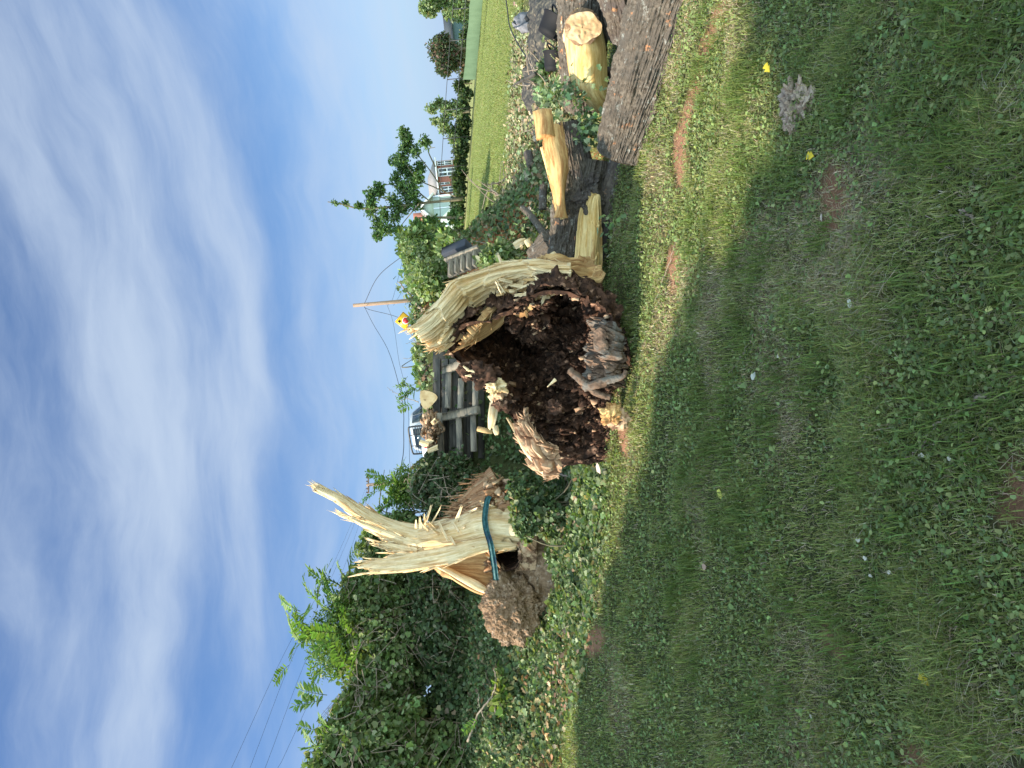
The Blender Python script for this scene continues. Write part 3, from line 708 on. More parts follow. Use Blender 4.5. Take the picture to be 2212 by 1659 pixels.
for (dx, dy, n) in ((700, 1400, 10), (660, 1350, 9), (730, 1450, 8), (690, 1330, 8), (750, 1300, 6), (720, 1370, 6)):
    for i in range(n): fr.append((dx + 30 * rng.normal(), dy + 28 * rng.normal(), 9.1 + .2 * rng.normal(), .34 + .24 * rng.random(), 1.0 * rng.normal() + (1400 - dy) * .006, 9))
shrub('ivy_clump', 'ivy climbing over the foot of the stump and its burl', 'ivy', [(1132, 1122, 7.35, 26, 46, .15, 2400), (1215, 1200, 7.5, 34, 70, .25, 2600), (1180, 1105, 7.45, 50, 50, .25, 3200), (1130, 1060, 7.7, 36, 36, .2, 1700), (1200, 1320, 7.4, 16, 40, .2, 900)], 'shrubs and vines on the bank', .042, IVC, (6, 6, 2, 3, 1), T_ROUND)
shrub('tree_of_heaven', 'tall weed tree with feathery fronds highest above the vines', 'sapling', [(710, 1390, 9.3, 50, 80, .35, 2600), (745, 1330, 9.3, 38, 60, .3, 1500)], 'feathery leaved saplings', .06, GB, None, T_LANCE, fr)
fr = [(720 + 30 * rng.normal(), 1620 + 30 * rng.normal(), 8.6 + .2 * rng.normal(), .3 + .2 * rng.random(), .3 + .8 * rng.normal(), 9) for i in range(22)]
shrub('tree_of_heaven', 'feathery fronds rising at the far left edge over the vines', 'sapling', [(745, 1610, 8.8, 30, 50, .3, 900)], 'feathery leaved saplings', .06, GB, None, T_LANCE, fr)
fr = [(865 + 28 * rng.normal(), 1062 + 24 * rng.normal(), 10.4, .26 + .22 * rng.random(), .9 * rng.normal(), 8) for i in range(26)]
shrub('tree_of_heaven', 'bright green feathery sapling between stump and pickup truck', 'sapling', [(875, 1060, 10.6, 35, 50, .35, 3000)], 'feathery leaved saplings', .06, GB, None, T_LANCE, fr)
fr = [(840 + 18 * rng.normal(), 1180 + 16 * rng.normal(), 10.4, .28 + .2 * rng.random(), .7 * rng.normal(), 9) for i in range(12)]
shrub('tree_of_heaven', 'feathery fronds peeping between the two tall shards of the stump', 'sapling', [(850, 1180, 10.5, 18, 24, .2, 500)], 'feathery leaved saplings', .06, GB, None, T_LANCE, fr)
fr = [(895 + 10 * rng.normal(), 835 + 22 * rng.normal(), 10.6, .2 + .2 * rng.random(), .9 * rng.normal(), 7) for i in range(14)]
shrub('scrub_bush', 'sparse olive scrub on top of the timber wall right of the pickup', 'shrub', [(925, 810, 10.8, 26, 40, .4, 2600), (915, 765, 10.9, 24, 30, .4, 1600)], 'shrubs and vines on the bank', .06, GR, None, T_LEAF, fr)
fr = [(700 + 400 * 0, 0, 0, 0, 0, 0)] * 0
shrub('scrub_bush', 'grey green vine bush directly behind the pale splintered crest', 'shrub', [(935, 612, 10.4, 48, 48, .8, 7500), (905, 590, 11.2, 32, 50, .6, 3500), (1080, 562, 9.0, 42, 30, .5, 4500), (900, 555, 11.5, 30, 24, .5, 1800)], 'shrubs and vines on the bank', .065, GR, (4, 2, 4, 2), T_LEAF)
shrub('scrub_bush', 'dense green bush left of the grey house wing', 'shrub', [(905, 535, 30, 40, 34, 2.2, 5500), (945, 520, 34, 32, 28, 2, 3000), (970, 530, 26, 20, 22, 1.5, 1600)], 'shrubs and vines on the bank', .2, GR, (4, 4, 2, 1), T_LEAF)
fr = [(1120 + 40 * rng.normal(), 1600 + 35 * rng.normal(), 8.1, .22 + .12 * rng.random(), 1.4 * rng.normal(), 8) for i in range(10)]
shrub('fern_like_seedling', 'low feathery seedlings at the foot of the left bank', 'plant', [(1090, 1500, 8.2, 20, 60, .3, 800)], None, .085, GB + [(0.30, 0.30, 0.12)], None, T_LEAF, fr)

def branchthing(name, label, cat, paths, group=None, leafn=0, leafs=.08, cols=None, mat='twig', n=6):
    """paths: list of (list of (dx,dy,d), r0, r1)"""
    first = D(*paths[0][0][0]); t = thing(name, label, cat, first, group) if leafn else None
    ps = []; tips = []
    for pts, r0, r1 in paths:
        P = cr(np.array([D(*q) for q in pts]), 6 * len(pts)); P = P + .006 * rng.normal(size=P.shape)
        ps.append(tube(P, np.linspace(r0, r1, len(P)), n)); tips.append(P)
    V, F, _ = join(ps)
    if not leafn: o = mk(name, V, F, M[mat]); tag(o, label, cat, group); return o
    mk('branch', V, F, M[mat], t); A = np.concatenate(tips); k = rng.choice(len(A), leafn); s = .55 * leafs
    P = A[k] + rng.normal(size=(leafn, 3)) * s * 1.6
    V, F, C = leaves(P, rng.normal(size=(leafn, 3)), rng.normal(size=(leafn, 3)) * .7 + np.array([0, -.3, .7]), leafs * (.6 + .7 * rng.random(leafn)), T_OAK, pal(leafn, cols or GR))
    mk('foliage', V, F, M['leaf'], t, C); return t
branchthing('dead_branch', 'bare forked grey branch lying across the left ivy bank', 'branch', [([(1010, 1600, 8.2), (1035, 1540, 8.2), (1070, 1490, 8.1), (1068, 1440, 8.1)], .014, .006), ([(1068, 1600, 8.1), (1070, 1540, 8.1), (1068, 1480, 8.1)], .011, .006), ([(1040, 1535, 8.2), (1050, 1560, 8.2)], .008, .003), ([(1035, 1500, 8.15), (1032, 1530, 8.2)], .006, .003)])
for i, (pp, lab) in enumerate(((([(880, 700, 10.6), (895, 735, 10.7), (905, 768, 10.8), (870, 775, 10.8)]), 'thin bare curly twig above the scrub right of the sawn slice'),
                               (([(905, 870, 10.6), (880, 860, 10.7), (850, 848, 10.8)]), 'thin bare twig sticking up beside the sawn slice'))):
    branchthing('bare_twig', lab, 'twig', [(pp, .007, .003), ([pp[1], (pp[1][0] - 18, pp[1][1] + 8, pp[1][2])], .004, .002), ([pp[2], (pp[2][0] - 14, pp[2][1] - 12, pp[2][2])], .004, .002)])
branchthing('broken_branch', 'leafy broken branch slanting up in front of the utility pole', 'branch', [([(930, 690, 10.3), (900, 655, 10.4), (875, 625, 10.5), (858, 606, 10.5)], .03, .006), ([(893, 610, 10.5), (905, 585, 10.6)], .009, .004), ([(890, 640, 10.4), (920, 690, 10.4), (905, 715, 10.4)], .012, .005)], None, 130, .07, GR)
# ================================================================ THE HOLLOW LOG
FC = D(1185, 805, 5.75)
AX = unit(np.array([0.50, 0.86, 0.0]) + np.array([0, 0, -0.02]))      # from the broken face into the log
fn = -AX
e1 = unit(np.cross(AX, np.array([0, 0, 1.0]))); e2 = np.cross(e1, AX) * 1.0
if e2[2] < 0: e2 = -e2
OUT = [(962, 742), (985, 700), (1050, 690), (1095, 668), (1150, 632), (1195, 618), (1240, 630), (1290, 648), (1318, 690), (1345, 730), (1350, 790), (1352, 850), (1348, 905), (1330, 950),
       (1290, 985), (1235, 1005), (1185, 1028), (1158, 1005), (1135, 960), (1115, 905), (1085, 885), (1062, 858), (1045, 830), (1015, 795), (985, 775)]
q = np.array([PL(a, b, FC, fn) - FC for a, b in OUT]); qa = np.arctan2(q @ e2, q @ e1); qr = np.linalg.norm(q, axis=1)
o_ = np.argsort(qa); qa, qr = qa[o_], qr[o_]
def rim(th):
    th = (th + math.pi) % (2 * math.pi) - math.pi
    return np.interp(th, np.concatenate([qa - 2 * math.pi, qa, qa + 2 * math.pi]), np.tile(qr, 3))
hl = thing('hollow_log', 'huge fallen hollow log with dark rotten heart and pale splintered crest', 'log', FC - np.array([0, 0, .7]))
nth, nr = 520, 230
th = np.arange(nth) * 2 * math.pi / nth; rh = np.linspace(0.004, 1, nr)[:, None]
rr = rim(th)[None, :] * (1 + 0.05 * perlin(np.stack([np.cos(th) * 5, np.sin(th) * 5, 0 * th], -1)))
base = FC + (rh * rr * np.cos(th))[..., None] * e1 + (rh * rr * np.sin(th))[..., None] * e2
pits = [(1245, 735, .14, .60), (1112, 835, .14, .52), (1165, 850, .12, .42), (1065, 720, .11, .55), (1090, 780, .12, .5), (1190, 790, .10, .25), (1030, 745, .10, .30), (1225, 905, .07, .25), (1265, 960, .07, .18), (1200, 660, .08, .18), (1180, 905, .10, .22), (1240, 690, .10, .3)]
dep = 0.26 * (1 - rh ** 3.0) * np.ones_like(rr)
for a, b, s, h in pits:
    c = PL(a, b, FC, fn); dep = dep + 1.5 * h * np.exp(-(np.linalg.norm(base - c, axis=-1) / s) ** 2)
low = np.clip(((base - FC) @ e2 * -1), -1, 1)
dep = dep - 0.22 * sst(low, 0.15, 0.65) * rh            # the lower wall stands forward
P = base + dep[..., None] * AX
lc = np.stack([(P - FC) @ e1, (P - FC) @ e2, (P - FC) @ AX], -1)
# cubical brown rot: blocks of several sizes, longer along the grain
def blocks(s, sc, k=0):
    f1, f2, cid = cellid((lc + .06 * np.stack([perlin(lc * 6 + k), perlin(lc * 6 + 7 + k), 0 * lc[..., 0]], -1)) * np.array(sc) + k)
    return s * (cid - .5) - s * .8 * np.exp(-((f2 - f1) / .10) ** 2)
h = blocks(.10, (9, 5.5, 8)) + blocks(.055, (22, 11, 18), 5) + blocks(.030, (46, 24, 38), 9) + .06 * fbm(lc * 5, 4)
amp = sst(1.0 - rh, 0, .08)
P1 = P + .05 * np.stack([perlin(lc * 4), perlin(lc * 4 + 5), perlin(lc * 4 + 9)], -1)
Nh = unit(np.cross(np.roll(P1, -1, 1) - np.roll(P1, 1, 1), np.gradient(P1, axis=0)))
Nh = Nh * np.sign((Nh @ -AX))[..., None]; Nh = unit(Nh - AX * .5)
P = P + Nh * (h * (0.25 + .75 * amp))[..., None] + e1 * (.03 * perlin(lc * 14))[..., None] + e2 * (.03 * perlin(lc * 14 + 8))[..., None]
mk('rotten_heart', P.reshape(-1, 3), [gridF(nr, nth, True)], M['rot'], hl)
# outer shell running back
nl = 150; s = np.linspace(0, 1, nl)[:, None]; Ls = 1.5
shr = 1 - 0.42 * sst(s, 0, .8)
thb = np.broadcast_to(th, (nl, nth)); q = np.stack([np.cos(thb) * .6 * 20, np.sin(thb) * .6 * 20, s * Ls * 3 + 0 * thb], -1)
bk = -.022 * np.clip(1 - np.abs(perlin(q)) * 3, -1, 1) + .02 * fbm(q * .3, 3)
rb = rr * shr * (1 - .07 * sst(s, 0, .02)) + bk; rb = np.where(s < .01, rr * .97, rb)
Q = FC + AX * (s * Ls)[..., None] + (rb * np.cos(th))[..., None] * e1 + (rb * np.sin(th))[..., None] * e2
Q = Q - np.array([0, 0, 1.0]) * (0.10 * s)[..., None]
V = Q.reshape(-1, 3); V = np.concatenate([V, [Q[-1].mean(0)]]); a = np.arange(nth)
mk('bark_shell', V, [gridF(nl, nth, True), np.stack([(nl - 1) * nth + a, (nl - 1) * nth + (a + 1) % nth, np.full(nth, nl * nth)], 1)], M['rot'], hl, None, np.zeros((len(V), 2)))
# loose blocks, slivers and crumbs clinging in the cavity
ps = []
for i in range(1500):
    r = math.sqrt(rng.random()) * .97; t_ = rng.random() * 2 * math.pi; j = int(r * (nr - 1)); k = int(t_ / (2 * math.pi) * nth) % nth
    c = P[j, k] - AX * .006; sz = .006 + .020 * rng.random() ** 3
    A = unit(rng.normal(size=(3, 3))); A[0] = unit(A[0] * .5 + e2); A[1] = unit(np.cross(A[0], A[2])); A[2] = np.cross(A[0], A[1])
    v, f = box(c, A, np.array([1.5, .8, .6]) * sz); v = v + .35 * sz * rng.normal(size=v.shape); ps.append((v, f))
V, F, _ = join(ps[:1200]); tag(mk('rotten_crumbs', V, F, M['rot'], hl), kind='stuff'); V, F, _ = join(ps[1200:]); tag(mk('pale_crumbs', V, F, M['rotlight'], hl), kind='stuff')
def sh(name, rows, mat, parent, nv=120, nu=90, fib=0, fk=None, **k):
    rows = np.array([[D(*q) for q in r] for r in rows]); V, F, uv = sheet(rows, nv, nu, **k)
    if fib:
        v2, f2_, uv2 = fibres(rows, fib, seed=int(k.get('seed', 0)), **(fk or {})); n0 = len(V); V = np.concatenate([V, v2]); uv = np.concatenate([uv, uv2]); F = [F, f2_[0] + n0, f2_[1] + n0]
    return mk(name, V, F, M[mat], parent, None, uv)
# pale crest: torn shell of sound wood sweeping up and over to the left
crest = [[(1222, 625, 5.74), (1230, 605, 5.68), (1235, 588, 5.62), (1228, 572, 5.64)],
         [(1170, 645, 5.82), (1170, 612, 5.76), (1165, 585, 5.66), (1160, 560, 5.64)],
         [(1125, 662, 5.88), (1115, 622, 5.80), (1100, 592, 5.66), (1085, 568, 5.62)],
         [(1090, 680, 5.90), (1070, 642, 5.80), (1048, 608, 5.64), (1032, 586, 5.60)],
         [(1062, 688, 5.86), (1032, 660, 5.74), (1004, 632, 5.60), (975, 608, 5.56)],
         [(1040, 705, 5.78), (1005, 684, 5.66), (980, 656, 5.52), (953, 640, 5.50)],
         [(1005, 724, 5.70), (970, 704, 5.58), (950, 686, 5.48), (928, 668, 5.46)],
         [(962, 746, 5.60), (944, 730, 5.50), (924, 712, 5.44), (906, 694, 5.44)],
         [(922, 758, 5.52), (906, 744, 5.46), (890, 729, 5.42), (874, 714, 5.42)]]
sh('splintered_crest', crest, 'pale', hl, 330, 260, fib=420, fk=dict(L=(.04, .15), w=.005, edge=.55, tips=.25, spread=.12), disp=.026, fq=(26, 1.5), thick=.06, jag=.10, jf=16, seed=2, step=.035, edge=.012)
inner = [[(1200, 612, 5.60), (1185, 630, 5.62), (1160, 650, 5.66), (1130, 668, 5.7)], [(1150, 612, 5.68), (1140, 640, 5.74), (1120, 665, 5.78), (1095, 690, 5.8)],
         [(1110, 632, 5.70), (1095, 660, 5.78), (1080, 690, 5.8), (1065, 715, 5.78)], [(1075, 660, 5.66), (1060, 690, 5.70), (1045, 715, 5.70), (1030, 738, 5.66)], [(1040, 700, 5.52), (1020, 722, 5.56), (1000, 742, 5.56), (985, 756, 5.52)]]
sh('torn_inner_wood', inner, 'tan', hl, 180, 160, fib=160, fk=dict(L=(.05, .2), w=.005, edge=.2), disp=.03, fq=(24, 2), thick=.04, jag=.05, seed=8, step=.025, edge=.02)
# twisted wood fibres at the root of the crest
k = 0
for i in range(46):
    a = 1090 + 110 * rng.random(); b = 585 + 60 * rng.random(); L = 18 + 42 * rng.random(); an = .5 * rng.normal() + 2.9
    d0 = 5.60 + .1 * rng.random(); w = 4 + 5 * rng.random(); ca, sa = math.cos(an), math.sin(an)
    r = [[(a - sa * w * j, b + ca * w * j, d0) for j in (-.5, .5)], [(a + ca * L * .5 - sa * w * j, b + sa * L * .5 + ca * w * j, d0 - .05 * rng.random()) for j in (-.5, .5)], [(a + ca * L - sa * w * j * .5, b + sa * L + ca * w * j * .5, d0 - .02) for j in (-.5, .5)]]
    V, F, uv = sheet(np.array([[D(*q) for q in x_] for x_ in r]), 14, 6, disp=.003, fq=(40, 3), thick=.008, jag=.3, jf=60, seed=i)
    mk('splinter', V, F, M['pale' if rng.random() < .6 else 'tan'], hl, None, uv)
sh('twisted_shell_wood', [[(1300, 612, 5.75), (1290, 590, 5.85), (1270, 572, 5.95)], [(1262, 612, 5.68), (1250, 590, 5.8), (1235, 574, 5.9)], [(1215, 618, 5.64), (1205, 596, 5.74), (1195, 572, 5.86)], [(1170, 612, 5.62), (1160, 588, 5.72), (1140, 566, 5.88)]], 'tan', hl, 130, 90, disp=.035, fq=(26, 4), jag=.25, seed=4, step=.04, edge=.03)
sh('twisted_shell_wood', [[(1335, 690, 5.55), (1318, 655, 5.65), (1290, 620, 5.78)], [(1300, 668, 5.52), (1285, 640, 5.6), (1262, 610, 5.72)], [(1262, 640, 5.52), (1245, 622, 5.6), (1225, 602, 5.7)], [(1222, 622, 5.52), (1210, 612, 5.6), (1190, 598, 5.68)]], 'rot', hl, 130, 90, disp=.04, fq=(24, 7), jag=.3, seed=14, step=.04, edge=.04)
# lower lip with its grey ring of old wood
sh('lower_lip', [[(1282, 690, 5.60), (1275, 740, 5.55), (1270, 790, 5.55), (1262, 830, 5.58)], [(1305, 688, 5.48), (1303, 740, 5.42), (1300, 790, 5.40), (1290, 835, 5.45)], [(1328, 712, 5.46), (1330, 750, 5.38), (1328, 795, 5.36), (1318, 835, 5.42)], [(1338, 728, 5.52), (1346, 760, 5.46), (1346, 800, 5.44), (1335, 838, 5.5)]], 'rotmid', hl, 220, 280, blk=.028, bq=(15, 6), disp=.034, fq=(26, 9), thick=.07, jag=.18, jf=20, seed=21, edge=.02)
V, F, uv = sheet(np.array([[D(*q) for q in r] for r in [[(1284, 715, 5.40), (1284, 755, 5.38)], [(1300, 708, 5.345), (1300, 765, 5.34)], [(1316, 728, 5.345), (1316, 765, 5.34)]]]), 40, 60, disp=.008, fq=(16, 16), thick=.02, jag=.3, jf=26, seed=3)
mk('exposed_old_wood', V, F, M['rotmid'], hl, None, uv, )
V, F = tube(cr(np.array([D(*q) for q in ((1262, 836, 5.42), (1285, 832, 5.36), (1312, 822, 5.32), (1330, 818, 5.30), (1347, 812, 5.28), (1352, 800, 5.28))]), 30), np.array([.034] * 8 + list(np.linspace(.034, .014, 22))), 14, True, .12); mk('grey_root', V, F, M['rotmid'], hl)
V, F = tube(cr(np.array([D(*q) for q in ((1230, 800, 5.45), (1260, 825, 5.40), (1290, 850, 5.38), (1318, 858, 5.38))]), 20), np.linspace(.03, .022, 20), 14, True, .14); mk('grey_root', V, F, M['rotmid'], hl)
sh('pale_bark_flank', [[(1205, 1030, 5.62), (1212, 1000, 5.52), (1205, 965, 5.46)], [(1175, 1028, 5.60), (1180, 998, 5.50), (1185, 962, 5.44)], [(1150, 1010, 5.60), (1160, 980, 5.50), (1165, 945, 5.45)], [(1132, 975, 5.62), (1140, 945, 5.53), (1148, 920, 5.48)], [(1110, 925, 5.66), (1122, 905, 5.58), (1130, 890, 5.52)]], 'rotlight', hl, 260, 220, fib=120, fk=dict(L=(.03, .12), w=.006, edge=.6, spread=.5), blk=.055, bq=(16, 7), disp=.018, fq=(20, 6), thick=.05, jag=.14, seed=6, step=.02, edge=.03)
sh('pale_bark_flank', [[(1180, 1022, 5.55), (1165, 1005, 5.56)], [(1145, 985, 5.55), (1135, 968, 5.57)], [(1120, 940, 5.58), (1108, 922, 5.60)], [(1100, 905, 5.6), (1090, 895, 5.62)]], 'pale', hl, 90, 40, disp=.016, fq=(26, 3), thick=.03, jag=.2, seed=9, edge=.02)
def lump(c, r, seed, n=26, amp=.35, sx=(1, 1, 1)):
    th = np.linspace(0, math.pi, n)[:, None]; ph = np.arange(n * 2) * math.pi / n
    d = np.stack([np.sin(th) * np.cos(ph), np.sin(th) * np.sin(ph), np.cos(th) + 0 * ph], -1)
    k = 1 + amp * fbm(d * 1.8 + seed, 4) * 1.6 + .25 * amp * (cellid(d * 4 + seed)[2] - .5)
    return (np.asarray(c) + d * k[..., None] * r * np.array(sx)).reshape(-1, 3), [gridF(n, n * 2, True)]
for (a, b, d, r, mt) in ((1050, 812, 5.45, .085, 'rot'), (1070, 835, 5.45, .06, 'pale'), (1078, 850, 5.5, .055, 'rotlight'), (1012, 800, 5.5, .07, 'rot'), (1035, 795, 5.45, .05, 'rot'), (1322, 905, 5.38, .05, 'rotlight'), (1342, 908, 5.36, .06, 'rotlight'), (1200, 880, 5.5, .05, 'rot'), (1085, 870, 5.52, .06, 'rot')):
    V, F = lump(D(a, b, d), r, a * .1, 30, .6, (1, .8, 1.1)); mk('rotten_chunk', V, F, M[mt], hl, None, V[:, :2] * 1.0)
V, F = lump(D(1318, 895, 5.30), .065, 4.4, 34, .7, (1, .7, 1)); mk('orange_wood_chunk', V, F, M['orange'], hl, None, V[:, [0, 2]])
sh('pale_bark_flank', [[(1345, 880, 5.35), (1345, 930, 5.38)], [(1325, 878, 5.33), (1325, 925, 5.36)], [(1300, 885, 5.34), (1302, 915, 5.36)]], 'rotlight', hl, 40, 40, disp=.015, fq=(16, 12), thick=.04, jag=.3, seed=31)
for (a, b, c_, d_) in (((1010, 800), (1000, 790), 5.38, 3), ((1022, 803), (1006, 800), 5.38, 3), ((1016, 812), (1004, 812), 5.38, 2.5), ((1200, 820), (1180, 838), 5.45, 3), ((1080, 618), (1045, 600), 5.6, 2.6), ((1090, 632), (1070, 600), 5.55, 2.6), ((1070, 610), (1085, 640), 5.55, 2)):
    V, F, uv = sheet(np.array([[D(a[0] + k_ * d_, a[1] + k_ * d_, c_) for k_ in (-1, 1)] if w_ else [D(b[0] + k_ * .5, b[1], c_ - .02) for k_ in (-1, 1)] for w_, a, b in ((1, a, b), (0, a, b))]), 12, 6, disp=.003, thick=.012, jag=.2)
    mk('splinter', V, F, M['pale'], hl, None, uv)

# ================================================================ THE STUMP
st = thing('tree_stump', 'broken standing stump with tall pale splinters and brown bark base', 'stump', D(1120, 1180, 8.0))
def z3(x, y, d): return (603.5 + x * .3472, 932.6 + y * .3472, d)
FK = dict(L=(.06, .26), w=.007, edge=.7, tips=.22, spread=.09)
def shz(name, rows, mat, parent=st, nv=150, nu=70, **k): return sh(name, [[z3(*q) for q in r] for r in rows], mat, parent, nv, nu, **k)
shz('tall_shard', [[(1480, 690, 7.72), (1470, 730, 7.64)], [(1290, 665, 7.66), (1285, 745, 7.56)], [(1100, 705, 7.66), (1100, 805, 7.54)], [(950, 735, 7.7), (945, 842, 7.58)], [(780, 770, 7.76), (775, 865, 7.64)], [(620, 795, 7.82), (620, 875, 7.72)], [(490, 812, 7.88), (490, 885, 7.8)]], 'pale', nv=260, nu=80, fib=110, fk=FK, disp=.022, fq=(24, 1.4), thick=.05, jag=.16, jf=22, seed=1, step=.015)
shz('splintered_trunk', [[(1500, 420, 7.9), (1500, 520, 7.72), (1500, 620, 7.66), (1490, 700, 7.74)], [(1290, 430, 7.92), (1285, 520, 7.74), (1285, 610, 7.68), (1290, 690, 7.76)], [(1150, 500, 7.95), (1140, 570, 7.78), (1130, 650, 7.72), (1130, 720, 7.8)], [(1000, 560, 8.0), (990, 620, 7.84), (980, 680, 7.8), (980, 745, 7.86)], [(860, 590, 8.02), (850, 640, 7.9), (840, 700, 7.86), (840, 760, 7.9)], [(740, 600, 8.05), (720, 650, 7.96), (700, 700, 7.92), (690, 755, 7.94)]], 'pale', nv=280, nu=220, fib=420, fk=dict(L=(.06, .30), w=.008, edge=.35, tips=.35, spread=.16), disp=.038, fq=(17, 1.3), thick=.08, jag=.38, jf=14, seed=5, step=.045, edge=.02)
shz('tall_shard', [[(900, 590, 8.0), (900, 680, 7.86), (890, 745, 7.9)], [(780, 575, 8.02), (770, 650, 7.9), (760, 715, 7.92)], [(640, 530, 8.06), (630, 590, 7.96), (620, 650, 7.96)], [(520, 470, 8.1), (510, 520, 8.02), (500, 560, 8.02)], [(400, 405, 8.14), (395, 435, 8.08), (390, 462, 8.08)], [(300, 365, 8.18), (298, 385, 8.14), (296, 402, 8.14)], [(215, 342, 8.2), (214, 352, 8.18), (213, 360, 8.18)]], 'pale', nv=280, nu=90, fib=230, fk=FK, disp=.026, fq=(22, 1.4), thick=.05, jag=.14, jf=26, seed=7, step=.025)
for i, (a, b, c_, w_, dd_) in enumerate((((820, 690), (560, 590), (368, 505), 20, 7.86), ((860, 745), (720, 715), (590, 685), 24, 7.84), ((860, 765), (740, 745), (640, 722), 16, 7.82), ((800, 640), (640, 590), (480, 520), 18, 7.9), ((860, 600), (700, 560), (555, 485), 12, 8.06))):
    shz('thin_shard', [[(a[0], a[1] - w_, dd_), (a[0], a[1] + w_, dd_)], [(b[0], b[1] - w_ * .7, dd_ + .03), (b[0], b[1] + w_ * .7, dd_ + .03)], [(c_[0], c_[1] - 3, dd_ + .08), (c_[0], c_[1] + 3, dd_ + .08)]], 'pale', nv=110, nu=30, fib=30, fk=dict(L=(.06, .25), w=.005, edge=.8), disp=.012, fq=(40, 2), thick=.02, jag=.3, jf=30, seed=20 + i)
for i, (a, b, w_) in enumerate((((900, 590), (962, 415), 9), ((930, 600), (1020, 440), 6), ((880, 600), (870, 510), 9), ((905, 575), (900, 500), 7), ((1090, 580), (1140, 450), 12), ((990, 560), (1060, 700), 9), ((1075, 560), (1130, 640), 8), ((945, 590), (905, 560), 10), ((850, 600), (850, 540), 8), ((925, 620), (880, 560), 9), ((1160, 600), (1235, 620), 9), ((1040, 620), (1100, 710), 10), ((1120, 600), (1160, 590), 12), ((1180, 500), (1240, 470), 8), ((980, 600), (930, 560), 8), ((1000, 640), (940, 600), 8))):
    L = np.array(b) - np.array(a); nn = np.array([-L[1], L[0]]) / (np.linalg.norm(L) + 1e-6) * w_
    shz('splinter', [[(a[0] - nn[0], a[1] - nn[1], 7.78), (a[0] + nn[0], a[1] + nn[1], 7.78)], [((a[0] + b[0]) / 2 - nn[0] * .8, (a[1] + b[1]) / 2 - nn[1] * .8, 7.68), ((a[0] + b[0]) / 2 + nn[0] * .8, (a[1] + b[1]) / 2 + nn[1] * .8, 7.68)], [(b[0] - nn[0] * .4, b[1] - nn[1] * .4, 7.58), (b[0] + nn[0] * .4, b[1] + nn[1] * .4, 7.58)]], 'pale', nv=24, nu=8, disp=.005, fq=(60, 3), thick=.015, jag=.3, jf=40, seed=40 + i)
# hollow between plank and left lip
shz('inner_hollow_wood', [[(1350, 740, 7.90), (1360, 840, 7.95), (1330, 930, 7.9), (1290, 1000, 7.78)], [(1230, 750, 7.86), (1230, 830, 7.92), (1210, 900, 7.88), (1190, 945, 7.78)], [(1100, 780, 7.84), (1090, 830, 7.9), (1080, 870, 7.88), (1075, 895, 7.8)], [(1000, 800, 7.82), (990, 822, 7.86), (985, 840, 7.86), (980, 852, 7.84)], [(940, 812, 7.82), (935, 822, 7.84), (930, 830, 7.84), (925, 838, 7.84)]], 'tan', nv=180, nu=150, disp=.026, fq=(18, 2), thick=.03, jag=.05, seed=11, step=.03, edge=.02)
M['orangetan'] = M['tan']
shz('left_lip', [[(1310, 1000, 7.72), (1320, 1020, 7.68)], [(1240, 935, 7.70), (1225, 985, 7.66)], [(1140, 890, 7.74), (1120, 925, 7.70)], [(1060, 850, 7.78), (1050, 882, 7.74)], [(985, 832, 7.8), (975, 842, 7.78)]], 'pale', nv=130, nu=40, disp=.006, fq=(40, 1.5), thick=.04, jag=.1, seed=12)
shz('left_lip', [[(1330, 1010, 7.76), (1320, 1028, 7.74)], [(1235, 985, 7.76), (1222, 1002, 7.72)], [(1120, 925, 7.8), (1110, 940, 7.76)], [(1050, 885, 7.84), (1045, 892, 7.82)]], 'tan', nv=100, nu=30, disp=.006, fq=(40, 1.5), thick=.04, jag=.1, seed=13)
# bark base: a leaning barrel flaring to the roots, with a black hole in its side
V, F, uv = logmesh(D(*z3(1250, 720, 8.25)), D(*z3(1850, 800, 8.15)), .34, .62, 260, 150, .02, 16, 3.0, prof=lambda s: .34 + .10 * s + .26 * s ** 2)
cc = D(*z3(1405, 770, 7.58)); cn = unit(np.array([-0.12, 1.0, -.1]))
def pierce(V, F, r=.15):
    q = V - cc; a_ = q @ cn; dd_ = np.linalg.norm(q - a_[:, None] * cn, axis=1); bad = (dd_ < r) & (a_ < .6) & (a_ > -.4)
    F = F if isinstance(F, (list, tuple)) else [F]; return [f[~bad[f].any(1)] for f in F]
mk('bark_base', V, pierce(V, F), M['barkbrown'], st, None, uv)
V, F = lump(D(*z3(1440, 1085, 7.75)), .34, 2.2, 200, .22, (1.12, .9, .86))
nz = unit(V - V.mean(0)); V = V + nz * (.022 * (cellid(V * np.array([22, 22, 9]))[2] - .5) - .012 * np.exp(-((cellid(V * np.array([16, 16, 10]))[1] - cellid(V * np.array([16, 16, 10]))[0]) / .12) ** 2) + .030 * fbm(V * 9, 4) + .022 * fbm(V * np.array([40, 40, 14]), 3))[:, None]; mk('bark_burl', V, F, M['barkbrown'], st)
V, F = lump(D(*z3(1640, 900, 7.95)), .36, 5.2, 160, .25, (1.25, .7, .7)); nz = unit(V - V.mean(0)); V = V + nz * (.03 * fbm(V * 9, 4) + .03 * (cellid(V * 15)[2] - .5))[:, None]; mk('bark_burl', V, pierce(V, F), M['barkbrown'], st)
shz('root_flare', [[(1500, 330, 8.0), (1520, 430, 7.8), (1520, 540, 7.7)], [(1400, 310, 8.05), (1400, 400, 7.85), (1400, 500, 7.72)], [(1300, 330, 8.1), (1290, 400, 7.9), (1290, 480, 7.76)], [(1200, 400, 8.1), (1190, 440, 7.94), (1180, 500, 7.82)], [(1090, 480, 8.1), (1080, 510, 7.98), (1075, 545, 7.9)]], 'redwood', nv=170, nu=150, fib=200, fk=dict(L=(.06, .25), w=.008, edge=.3, spread=.4), blk=.05, bq=(14, 4), disp=.035, fq=(12, 2.2), thick=.06, jag=.35, seed=15, step=.05, edge=.06)
